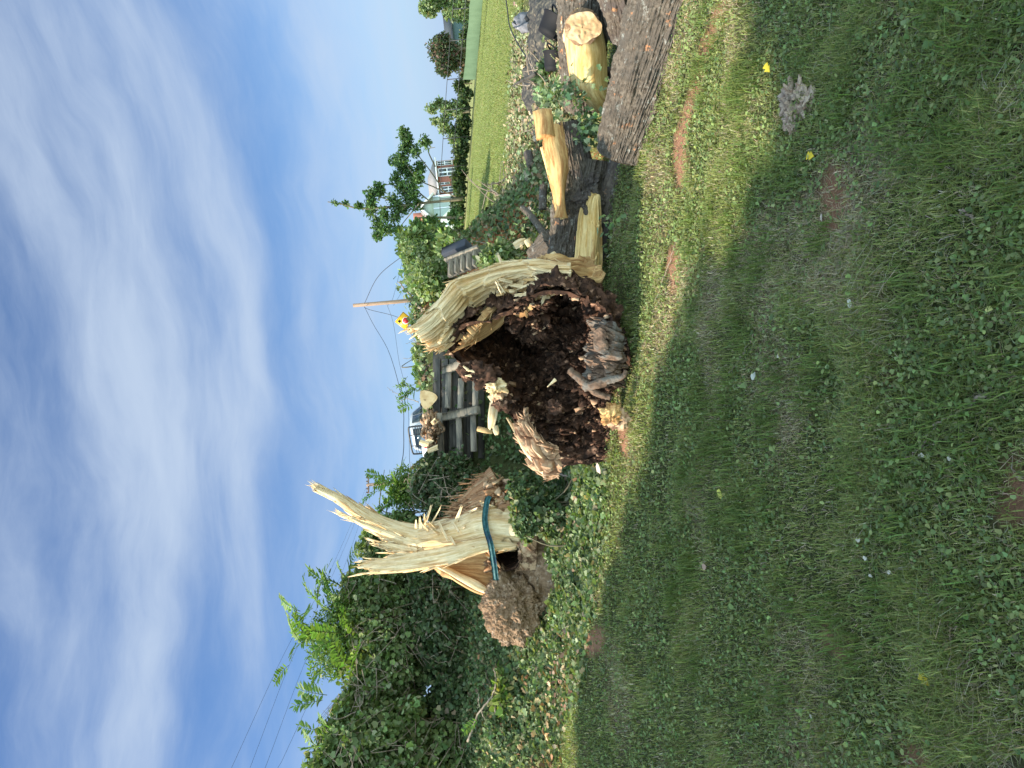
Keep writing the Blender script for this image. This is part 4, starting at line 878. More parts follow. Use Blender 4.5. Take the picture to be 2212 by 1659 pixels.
shz('root_flare', [[(1320, 230, 8.3), (1350, 290, 8.1), (1380, 340, 8.0)], [(1270, 280, 8.3), (1260, 340, 8.1), (1250, 400, 7.98)], [(1200, 350, 8.3), (1180, 400, 8.1), (1165, 450, 7.98)], [(1130, 420, 8.25), (1110, 460, 8.1), (1100, 490, 8.0)]], 'redwood', nv=120, nu=110, fib=160, fk=dict(L=(.06, .25), w=.008, edge=.4, spread=.4), blk=.05, bq=(14, 4), disp=.035, fq=(12, 2.2), thick=.06, jag=.45, seed=16, step=.05, edge=.08)
shz('broken_front_wood', [[(1600, 640, 7.72), (1590, 700, 7.66), (1590, 760, 7.68), (1590, 850, 7.72)], [(1540, 640, 7.70), (1530, 700, 7.62), (1530, 770, 7.64), (1530, 860, 7.7)], [(1490, 640, 7.72), (1478, 700, 7.66), (1475, 770, 7.68), (1480, 850, 7.72)]], 'rotlight', nv=110, nu=160, blk=.05, bq=(14, 10), disp=.02, fq=(14, 8), thick=.05, jag=.3, seed=17, edge=.03)
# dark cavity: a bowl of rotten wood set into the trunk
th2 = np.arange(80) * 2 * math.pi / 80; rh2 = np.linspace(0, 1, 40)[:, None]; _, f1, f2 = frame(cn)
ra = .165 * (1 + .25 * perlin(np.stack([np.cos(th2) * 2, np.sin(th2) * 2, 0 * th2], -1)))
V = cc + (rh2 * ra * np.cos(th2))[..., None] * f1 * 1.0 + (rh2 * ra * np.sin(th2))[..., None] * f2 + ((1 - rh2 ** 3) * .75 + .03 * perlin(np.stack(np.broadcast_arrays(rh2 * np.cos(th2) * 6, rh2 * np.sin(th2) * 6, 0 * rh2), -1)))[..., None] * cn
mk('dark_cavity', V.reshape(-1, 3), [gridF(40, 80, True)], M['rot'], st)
shz('splinter', [[(1285, 735, 7.6), (1300, 722, 7.6)], [(1330, 800, 7.56), (1345, 790, 7.56)], [(1375, 855, 7.52), (1385, 850, 7.52)]], 'redwood', nv=40, nu=10, disp=.005, thick=.02, jag=.15, seed=60)
# chips and crumbs of torn wood heaped at its foot
for nm_, mt_, n_c in (('torn_chips', 'pale', 170), ('torn_chips', 'redwood', 260), ('torn_chips', 'rotlight', 200)):
    ps = []
    for i in range(n_c):
        za = 1300 + 190 * rng.random() if mt_ != 'pale' else 1280 + 210 * rng.random() ** .7; zb = 400 + 400 * rng.random() if mt_ == 'pale' else 300 + 560 * rng.random()
        if math.hypot(za - 1405, zb - 775) < 100: continue
        c = D(*z3(za, zb, 7.72 + .1 * rng.random()))
        A = unit(rng.normal(size=(3, 3))); A[0] = unit(A[0] + Uv * 1.1); A[1] = unit(np.cross(A[0], A[2])); A[2] = np.cross(A[0], A[1]); sz = .012 + .04 * rng.random() ** 2
        v, f = box(c, A, np.array([1.9, .6, .25]) * sz); ps.append((v + .2 * sz * rng.normal(size=v.shape), f))
    V, F, _ = join(ps); o = mk(nm_, V, F, M[mt_], st, None, V[:, :2]); tag(o, kind='stuff')
# ratchet strap across the stump
def strap(name, pts, w, label, mat, sag=0.0, n=60, thick=.004):
    P = cr(np.array([D(*q) for q in pts]), n); T = unit(np.gradient(P, axis=0)); up = unit(Uv - (T @ Uv)[:, None] * T); nn = np.cross(T, up)
    rows = []
    for j in np.linspace(-1, 1, 9): rows.append(P + up * (w * j)[..., None] if False else P + up * w * j - nn * (.006 * math.cos(j * 5) + .003 * perlin(P * 20 + j)[:, None]))
    V = np.stack(rows, 1); Vb = V + nn[:, None, :] * thick; n0 = V.shape[0] * 9; F = gridF(n, 9); I = np.arange(n * 9).reshape(n, 9)
    E = [np.stack([a[:-1], a[:-1] + n0, a[1:] + n0, a[1:]], 1) for a in (I[:, 0], I[::-1, -1], I[0][::-1], I[-1])]
    o = mk(name, np.concatenate([V.reshape(-1, 3), Vb.reshape(-1, 3)]), np.concatenate([F, F[:, ::-1] + n0] + E), mat, None); tag(o, label, 'strap'); return o
M['strap'] = mat_noise('teal_webbing', (0.012, 0.06, 0.07), (0.05, 0.14, 0.14), 40, (1, 1, 1), 0.6, c3=(0.02, 0.05, 0.08), s3=8)
M['bluestrap'] = mat_noise('blue_webbing', (0.05, 0.17, 0.28), (0.12, 0.30, 0.38), 30, rough=0.6)
strap('webbing_strap', [z3(1305, 400, 7.7), z3(1290, 440, 7.66), z3(1278, 540, 7.58), z3(1290, 620, 7.52), z3(1312, 690, 7.48), z3(1325, 760, 7.5), z3(1340, 860, 7.54), z3(1350, 950, 7.6)], .030, 'dark teal webbing strap tied across the splintered stump', M['strap'])
strap('webbing_strap', [(1106, 570, 5.95), (1130, 564, 5.97), (1160, 561, 5.98), (1185, 560, 6.0)], .014, 'blue webbing strap lying along the back of the hollow log', M['bluestrap'])

# ================================================================ THE SAWN LOGS ON THE RIGHT
lg = thing('bark_log', 'long straight log in deeply ridged grey bark nearest the right edge', 'log', D(1400, 200, 5.5))
a0 = D(1341, 334, 5.85); a1 = D(1497, -120, 4.95)
V, F, uv = logmesh(a0, a1, .205, .37, 520, 560, .020, 46, 1.0, stretch=.10); mk('bark', V, F, M['bark'], lg, None, uv)
V, F, uv = enddisc(a0, unit(a0 - a1), .20, .004); mk('sawn_end', V, F, M['endgrain'], lg, None, uv)
M['uvbark'] = M['bark']
fl_ = thing('forked_log', 'stout forked log with orange sawn fork and split yellow notch', 'log', D(1290, 450, 6.7))
b0 = D(1226, 572, 6.95); b1 = D(1262, 345, 6.75)
V, F, uv = logmesh(b0, b1, .19, .25, 380, 340, .022, 36, 5.0, bend=[D(1238, 480, 6.85), D(1250, 410, 6.75)]); mk('bark', V, F, M['bark'], fl_, None, uv)
V, F, uv = logmesh(D(1262, 470, 6.8), D(1224, 262, 6.52), .19, .12, 280, 280, .018, 34, 8.0, bend=[D(1246, 370, 6.66)]); mk('bark', V, F, M['barkdark'], fl_, None, uv)
V, F = lump(D(1262, 415, 6.72), .24, 9.1, 170, .3, (1.1, .9, .8)); nz = unit(V - V.mean(0)); V = V + nz * (.05 * (cellid(V * np.array([14, 14, 9]))[2] - .5) + .03 * fbm(V * 8, 4))[:, None]; mk('bark_burl', V, F, M['barkdark'], fl_)
sh('cut_wood', [[(1207, 468, 6.50), (1204, 468, 6.49), (1200, 466, 6.49)], [(1216, 415, 6.44), (1206, 415, 6.43), (1192, 415, 6.42)], [(1226, 355, 6.38), (1206, 355, 6.375), (1181, 355, 6.37)], [(1220, 305, 6.36), (1196, 305, 6.365), (1174, 306, 6.36)], [(1212, 270, 6.35), (1192, 268, 6.345), (1184, 268, 6.34)]], 'orange', fl_, 220, 150, blk=.022, bq=(18, 3), fib=90, fk=dict(L=(.04, .14), w=.004, edge=.9), disp=.016, fq=(24, 1.4), thick=.14, jag=.04, jf=18, seed=3, step=.02, edge=.03)
sh('cut_wood', [[(1196, 300, 6.36), (1176, 300, 6.35), (1160, 304, 6.36)], [(1193, 265, 6.35), (1176, 262, 6.34), (1155, 264, 6.35)], [(1190, 240, 6.35), (1172, 240, 6.34), (1151, 244, 6.35)]], 'orange', fl_, 90, 80, disp=.010, fq=(26, 1.4), thick=.14, jag=.0, seed=23, edge=.01)
sh('cut_wood', [[(1192, 240, 6.35), (1192, 236, 6.48)], [(1172, 239, 6.34), (1172, 235, 6.48)], [(1151, 243, 6.35), (1152, 239, 6.48)]], 'endgrain', fl_, 30, 30, disp=.004, thick=.01, jag=.0, seed=24)
sh('pale_torn_edge', [[(1225, 470, 6.62), (1212, 474, 6.66)], [(1205, 410, 6.55), (1196, 418, 6.6)], [(1186, 350, 6.48), (1178, 352, 6.55)], [(1172, 310, 6.46), (1166, 312, 6.52)]], 'pale2', fl_, 70, 24, disp=.01, fq=(30, 2), thick=.03, jag=.1, seed=33)
V, F, uv = enddisc(D(1222, 264, 6.52), unit(D(1224, 262, 6.52) - D(1246, 370, 6.66)), .10, .014); mk('sawn_end', V, F, M['endgrain'], fl_, None, uv)
sh('split_notch', [[(1244, 576, 6.66), (1258, 576, 6.60), (1280, 576, 6.54), (1296, 574, 6.62)], [(1248, 530, 6.64), (1260, 530, 6.60), (1282, 530, 6.52), (1298, 530, 6.6)], [(1250, 470, 6.60), (1266, 470, 6.58), (1284, 470, 6.50), (1298, 472, 6.56)], [(1262, 436, 6.56), (1272, 436, 6.54), (1284, 438, 6.50), (1296, 440, 6.53)], [(1280, 416, 6.52), (1284, 416, 6.5), (1290, 417, 6.5), (1295, 418, 6.5)]], 'pale2', fl_, 200, 120, disp=.022, fq=(22, .9), thick=.10, jag=.06, seed=17, step=.012)
V, F, uv = logmesh(D(1300, 590, 7.0), D(1372, 318, 6.5), .14, .19, 240, 260, .014, 30, 12.0, bend=[D(1325, 460, 6.75)])
o = mk('shaded_log', V, F, M['barkdark'], None, None, uv); tag(o, 'dark log lying in shadow underneath the forked log', 'log')
V, F, uv = logmesh(D(1158, 556, 7.5), D(1195, 520, 7.3), .12, .14, 200, 150, .018, 26, 15.0)
o = mk('log_stub', V, F, M['bark'], None, None, uv); tag(o, 'short ridged bark stub behind the blue strap', 'log')
cg = thing('crotch_log', 'crotch log with peeled yellow wood and a round sawn knot', 'log', D(1300, 100, 6.4))
V, F, uv = logmesh(D(1262, 232, 7.0), D(1262, -90, 6.3), .19, .25, 360, 360, .018, 32, 22.0, bend=[D(1258, 110, 6.65)]); mk('bark', V, F, M['bark'], cg, None, uv)
sh('peeled_wood', [[(1312, 226, 6.66), (1300, 228, 6.60), (1288, 230, 6.66)], [(1306, 180, 6.50), (1272, 180, 6.38), (1246, 186, 6.56)], [(1304, 120, 6.42), (1268, 120, 6.28), (1230, 122, 6.46)], [(1296, 70, 6.40), (1262, 70, 6.28), (1226, 70, 6.44)], [(1270, 10, 6.42), (1250, 10, 6.34), (1222, 10, 6.46)], [(1255, -40, 6.38), (1240, -40, 6.34), (1218, -40, 6.42)]], 'pale2', cg, 240, 160, blk=.03, bq=(9, 3), fib=160, fk=dict(L=(.04, .16), w=.005, edge=.6), disp=.022, fq=(22, 1.4), thick=.08, jag=.05, seed=41, step=.01)
sh('pale_torn_edge', [[(1310, 225, 6.76), (1300, 228, 6.74)], [(1305, 180, 6.56), (1296, 184, 6.52)], [(1305, 130, 6.46), (1298, 134, 6.42)], [(1296, 70, 6.42), (1290, 76, 6.38)]], 'pale', cg, 90, 20, disp=.01, fq=(30, 2), thick=.03, jag=.1, seed=43)
sh('pale_torn_edge', [[(1285, 215, 6.74), (1268, 215, 6.74)], [(1262, 170, 6.58), (1248, 172, 6.62)], [(1240, 120, 6.5), (1228, 122, 6.56)], [(1222, 60, 6.44), (1214, 62, 6.5)], [(1222, 0, 6.4), (1212, 0, 6.46)], [(1222, -30, 6.4), (1212, -30, 6.46)]], 'pale', cg, 110, 24, disp=.012, fq=(26, 2), thick=.03, jag=.1, seed=47)
kn = D(1258, 58, 6.16); V, F, uv = logmesh(kn + unit(D(1262, 62, 7) - kn) * .16, kn, .13, .15, 120, 40, .006, 30, 33.0); mk('knot_stub', V, F, M['barkbrown'], cg, None, uv)
V, F, uv = enddisc(kn, unit(CAM - kn + np.array([-.8, 0, .3])), .150, .03, sx=.80, rough=.02, wob=.3); mk('sawn_knot', V, F, M['endgrain'], cg, None, uv)
V, F, uv = logmesh(D(1352, 78, 6.3), D(1330, -120, 5.7), .15, .24, 240, 200, .015, 30, 44.0)
o = mk('bark_log', V, F, M['barkdark'], None, None, uv); tag(o, 'brown log wedged between the crotch log and the nearest ridged log', 'log')
V, F, uv = logmesh(D(1310, 235, 6.9), D(1318, 150, 6.7), .10, .12, 140, 90, .012, 28, 54.0)
o = mk('log_stub', V, F, M['barkdark'], None, None, uv); tag(o, 'small bark stub below the tip of the peeled crotch log', 'log')
# leafy sprays of oak caught between the logs
OK = [(0.16, 0.23, 0.11), (0.22, 0.29, 0.16), (0.10, 0.15, 0.07), (0.30, 0.35, 0.22)]
for (pp, lab, n) in (([[(1225, 215, 6.6), (1240, 200, 6.4), (1258, 195, 6.3)], [(1225, 180, 6.5), (1240, 198, 6.35)]], 'oak spray lying over the peeled yellow wood', 90), ([[(1165, 215, 7.6), (1190, 205, 7.4), (1215, 190, 7.2)], [(1185, 240, 7.4), (1190, 205, 7.3)]], 'green oak spray behind the crotch log', 260),
                     ([[(1262, 250, 6.5), (1275, 275, 6.5), (1262, 305, 6.5)], [(1280, 262, 6.4), (1262, 290, 6.4)]], 'oak spray in the gap between forked log and ridged log', 230), ([[(1308, 168, 5.9), (1330, 185, 5.8)]], 'few dark oak leaves on top of the ridged log', 12),
                     ([[(1318, 470, 5.9), (1326, 500, 5.8), (1315, 535, 5.8)]], 'small sprig of leaves on the lawn below the yellow notch', 26)):
    branchthing('oak_spray', lab, 'branch', [(p_, .006, .003) for p_ in pp], 'leafy oak sprays among the logs', n, .062, OK, 'stem')
# ================================================================ SMALL THINGS ON THE LAWN
def bark_chunk():
    c = G(1738, 238); ps = []
    t = thing('bark_chunk', 'crumbly pale piece of broken bark lying alone on the shaded lawn', 'wood chunk', c)
    for (a, b, r, s) in ((1718, 215, .050, (1.0, 1.0, .6)), (1740, 205, .045, (1.2, .8, .5)), (1755, 215, .04, (1, 1, .6)), (1712, 232, .035, (1, 1, .6)), (1725, 248, .038, (1, 1, .6)), (1745, 235, .03, (1, 1, .5)), (1718, 262, .034, (1, 1, .6)), (1722, 275, .022, (1, 1, .6))):
        q = G(a, b); V, F = lump(q + np.array([0, 0, .022]), r, a * .31, 44, .9, s)
        V = V + unit(V - q) * (.012 * (cellid(V * 60)[2] - .5))[:, None]; ps.append((V, F))
    V, F, _ = join(ps); mk('bark', V, F, mat_noise('crumbly_bark', (0.28, 0.20, 0.145), (0.42, 0.33, 0.25), 30, rough=.95, c3=(0.22, 0.14, 0.10), s3=24, f3=(.54, .64), bump=.6), t)
bark_chunk()
def oneleaf(dx, dy, s, col, name, label, cat='leaf', tpl=T_OAK, ang=None, group=None, lift=.03):
    p_ = G(dx, dy); a = rng.random() * 6.28 if ang is None else ang
    Y = np.array([[math.cos(a), math.sin(a), .15]]); V, F, C = leaves(p_[None] + np.array([[0, 0, lift]]), Y, np.array([[0.1, -.4, 1.0]]), s, tpl, np.array([col]))
    V = np.concatenate([V, V - [0, 0, .0012]]); F = np.concatenate([F, F[:, ::-1] + len(V) // 2])
    o = mk(name, V, F, M['dryleaf'], None, np.concatenate([C, C])); return tag(o, label, cat, group)
YL = (0.72, 0.55, 0.06)
oneleaf(1676, 155, .055, YL, 'yellow_leaf', 'yellow fallen leaf in the shaded grass left of the bark chunk in the picture', ang=.4)
oneleaf(1774, 336, .05, YL, 'yellow_leaf', 'yellow fallen leaf below the bark chunk', ang=1.2)
oneleaf(1571, 1062, .05, (0.72, 0.68, 0.16), 'yellow_leaf', 'pale yellow fallen leaf in the middle of the shaded lawn', ang=2.2, tpl=T_ROUND)
oneleaf(2030, 1480, .042, YL, 'yellow_leaf', 'bright yellow crumpled leaf nearest the bottom corner', ang=.9)
oneleaf(1645, 802, .05, (0.55, 0.55, 0.47), 'paper_scrap', 'small pale scrap on the brown thatch strip', 'scrap', T_LEAF, 2.4)
oneleaf(1538, 1222, .055, (0.45, 0.30, 0.22), 'brown_leaf', 'curled brown leaf alone in the shaded lawn', tpl=T_LEAF, ang=1.9)
oneleaf(1857, 651, .03, (0.75, 0.75, 0.68), 'pale_petal', 'white petal on the shaded lawn', 'petal', T_ROUND)
oneleaf(1790, 459, .035, (0.5, 0.42, 0.36), 'pale_petal', 'pale bud scale beside a bare brown patch', 'petal', T_LANCE)
for (a, b) in ((1850, 905), (2013, 986), (1697, 768), (2075, 985), (1872, 1160), (1888, 1200), (1943, 1237), (1770, 1545), (1340, 545), (1900, 1245)):
    oneleaf(a, b, .012 + .008 * rng.random(), (0.60, 0.56, 0.48), 'pale_petal', 'tiny pale petal fallen in the foreground grass', 'petal', T_ROUND, None, 'tiny petals in the grass')
def gstick(name, label, pts, r0, r1, mat='twig', lift=.02, extra=()):
    P = cr(np.array([G(*q, lift) for q in pts]), 10 * len(pts)); P = P + .004 * rng.normal(size=P.shape); ps = [tube(P, np.linspace(r0, r1, len(P)), 7)]
    for e in extra:
        P = cr(np.array([G(*q, lift) for q in e]), 8 * len(e)); ps.append(tube(P, np.linspace(r1, r1 * .5, len(P)), 6))
    V, F, _ = join(ps); return tag(mk(name, V, F, M[mat], None), label, 'stick')
gstick('thin_twig', 'long thin curved grey twig in the near shaded grass', [(2142, 850), (2100, 880), (2040, 915), (2005, 960), (1975, 990)], .0045, .0022, extra=([(2005, 960), (1990, 1005), (1970, 1030)],))
gstick('thin_twig', 'short pale twig beside the bare earth at the very bottom', [(2080, 880), (2120, 950)][:0] or [(2090, 450), (2118, 470)], .003, .002)
gstick('thin_twig', 'grey twig over the brown thatch strip in the lawn', [(1290 + 290, 810), (1610, 770), (1640, 720)], .003, .002)
gstick('thin_twig', 'thin dark twig on the sunlit grass', [(1420, 650), (1455, 560), (1465, 520)], .004, .002)
oneleaf(1312, 1022, .10, (0.62, 0.50, 0.42), 'wood_chip', 'flat pale wood chip left of the hollow log on the ivy', 'wood chip', T_LEAF, .3, None, .06)
gstick('pale_stick', 'pale stick across the foot of the hollow log bark', [(1215, 1020), (1250, 1025)], .012, .01, 'twig', .12)
def wchip(name, label, a, b, d, w, mat='pale', seed=1):
    a, b = np.array(D(*a, d)), np.array(D(*b, d)); L = b - a; n = unit(np.cross(L, Fv)) * w
    V, F, uv = sheet(np.array([[a - n, a + n], [(a + b) / 2 - n - Fv * .03, (a + b) / 2 + n - Fv * .03], [b - n * .6, b + n * .6]]), 30, 14, disp=.006, thick=.02, jag=.2, seed=seed)
    o = mk(name, V, F, M[mat], None, None, uv); return tag(o, label, 'wood chip')
wchip('wood_chip', 'long pale splinter on the brush pile behind the forked log', (1112, 532), (1136, 518), 8.6, .045)
wchip('wood_chip', 'pale chip leaning at the end of the bark stub', (1138, 520), (1144, 535), 8.2, .03, seed=2)
wchip('wood_chip', 'cream splinter standing near the blue strap', (1188, 552), (1205, 575), 6.1, .05, seed=3)
wchip('wood_chip', 'pale splinter lying on the ivy left of the hollow log', (1068, 870), (1060, 930), 6.4, .04, seed=4)
wchip('wood_chip', 'weathered brown stick standing on the ivy before the wall', (1032, 926), (1068, 934), 7.5, .026, 'tan', 5)
wchip('wood_chip', 'pale broken chip at the end of the brown stick', (1070, 922), (1074, 940), 7.3, .03, 'pale', 6)
wchip('wood_chip', 'peeled white splinter between ivy and rotten heart', (1062, 852), (1082, 878), 6.2, .04, 'pale', 7)
wchip('wood_chip', 'cream chip under the sawn end of the ridged log', (1405, 300), (1388, 325), 5.75, .02, 'pale', 8)
# ================================================================ TIMBER RETAINING WALLS
def beam(p0, p1, hh, hd, bev=.006, n=None):
    p0, p1 = np.asarray(p0), np.asarray(p1); a = unit(p1 - p0); z = unit(np.array([0, 0, 1.0]) - a[2] * a); y_ = np.cross(z, a)
    return box((p0 + p1) / 2, np.array([a, y_, z]), np.array([np.linalg.norm(p1 - p0) / 2, hd, hh]), bev)
rw = thing('retaining_wall', 'weathered timber retaining wall below the pickup truck', 'wall', D(1030, 860, 9.8))
for (a, b, c_, d_, dist) in ((1024, 976, 1022, 888, 9.75), (994, 985, 991, 890, 9.8), (953, 985, 950, 892, 9.85), (1027, 886, 1028, 820, 9.7), (995, 884, 997, 818, 9.8), (968, 882, 970, 800, 9.9), (1030, 818, 1032, 775, 9.7)):
    V, F = beam(D(a, b, dist), D(c_, d_, dist + .05), .042, .06); mk('timber', V, F, M['timber'], rw)
for k, dx in enumerate((1040, 1015, 1008, 985, 978, 962, 945)):
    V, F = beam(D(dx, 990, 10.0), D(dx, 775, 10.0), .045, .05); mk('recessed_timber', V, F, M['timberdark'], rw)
V, F = beam(D(940, 905, 9.95), D(1034, 885, 9.62), .05, .05); mk('tieback', V, F, M['timber'], rw)
V, F = beam(D(960, 800, 9.95), D(1010, 782, 9.62), .05, .05); mk('tieback', V, F, M['timber'], rw)
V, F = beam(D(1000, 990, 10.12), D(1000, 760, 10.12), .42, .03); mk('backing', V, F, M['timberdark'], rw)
cw = thing('crib_wall', 'grey timber crib wall with square gaps at the edge of the field', 'wall', D(1000, 545, 9.3))
c0 = D(1032, 541, 9.15); c1 = D(968, 566, 9.4); up_ = unit(c1 - c0); inn = unit(D(1000, 575, 9.25) - D(1000, 545, 9.4)); bk_ = unit(np.cross(up_, inn))
L_ = np.linalg.norm(c1 - c0)
for k in range(5):
    V, F = box(c0 + up_ * (L_ * (k + .5) / 5) + inn * .12, np.array([inn, up_, bk_]), np.array([.15, .017, .04]), .004); mk('slat', V, F, M['timber'], cw)
V, F = box(c0 + up_ * L_ / 2 - inn * .02, np.array([inn, up_, bk_]), np.array([.022, L_ / 2 + .03, .06]), .004); mk('end_post', V, F, M['timber'], cw)
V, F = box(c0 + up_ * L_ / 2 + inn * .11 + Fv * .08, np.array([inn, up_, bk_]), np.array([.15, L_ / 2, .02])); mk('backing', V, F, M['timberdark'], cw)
V, F = box(c0 + up_ * L_ * .6 - inn * .12 + Fv * .25, np.array([inn, up_, bk_]), np.array([.07, L_ * .42, .18]), .01); mk('end_face', V, F, mat_flat('dark_slate_timber', (0.055, 0.06, 0.075), .8, .2), cw)
# things lying on the wall
sl_ = thing('sawn_slice', 'rounded triangular sawn log slice perched on the wall top', 'log slice', D(926, 860, 10.0))
c = D(925, 861, 9.8); n_ = unit(CAM - c + np.array([-.6, 0, .4])); a, f1, f2 = frame(n_)
th3 = np.arange(72) * 2 * math.pi / 72
SH = np.array([(908, 845), (917, 843), (930, 846), (941, 852), (945, 860), (936, 872), (926, 882), (918, 884), (910, 874), (907, 858)]); SP = np.array([PL(x_, y_, c, n_) for x_, y_ in SH])
loop = cr(np.concatenate([SP, SP[:1]]), 73)[:-1]; cen = loop.mean(0)
ring = np.stack([cen + (loop - cen) * r for r in np.linspace(.02, 1, 16)]); V = ring.reshape(-1, 3); mk('sawn_face', V, [gridF(16, 72, True), np.arange(72)[None]], mat_noise('sawn_slice_face', (0.66, 0.50, 0.28), (0.50, 0.34, 0.17), 9, rough=.85, c3=(0.20, 0.12, 0.06), s3=14, f3=(.6, .68)), sl_, None, V[:, [0, 2]])
side = np.stack([loop - n_ * (.001 + .10 * t_) for t_ in np.linspace(0, 1, 8)]); V = np.concatenate([side.reshape(-1, 3), [cen - n_ * .10]]); a_ = np.arange(72)
mk('bark', V, [gridF(8, 72, True), np.stack([7 * 72 + a_, 7 * 72 + (a_ + 1) % 72, np.full(72, 8 * 72)], 1)], M['barkdark'], sl_)
V, F = lump(D(925, 795, 10.3), .14, 3.3, 40, .5, (1.2, 1, .8)); tag(mk('root_clump', V, F, M['barkdark'], None), 'grey brown lump of roots on the bank right of the sawn slice', 'roots')
rt = thing('uprooted_roots', 'tangle of brown roots and pale torn wood on the wall below the pickup', 'roots', D(925, 935, 9.9))
ps = []
for i in range(46):
    a = np.array([934 + 9 * rng.normal(), 932 + 16 * rng.normal()]); b = a + np.array([8 * rng.normal(), 15 * rng.normal()]); m_ = (a + b) / 2 + 6 * rng.normal(size=2)
    ps.append(tube(cr(np.array([D(*a, 9.8 + .15 * rng.normal()), D(*m_, 9.75), D(*b, 9.8 + .1 * rng.normal())]), 8), np.linspace(.022, .008, 8), 6, True, .1))
V, F, _ = join(ps); mk('roots', V, F, M['barkbrown'], rt)
V, F = lump(D(930, 925, 9.9), .16, 7.3, 40, .6, (1.3, .8, .7)); mk('soil_clump', V, F, M['rotlight'], rt)
for i, (a, b) in enumerate((((912, 962), (940, 945)), ((925, 975), (948, 965)), ((935, 915), (945, 905)), ((908, 955), (928, 962)))):
    a_, b_ = D(*a, 9.7), D(*b, 9.65); n = unit(np.cross(b_ - a_, Fv)) * .035
    V, F, uv = sheet(np.array([[a_ - n, a_ + n], [(a_ + b_) / 2 - n, (a_ + b_) / 2 + n], [b_ - n, b_ + n]]), 24, 12, disp=.006, thick=.02, jag=.3, seed=i); mk('torn_wood', V, F, M['pale'], rt, None, uv)

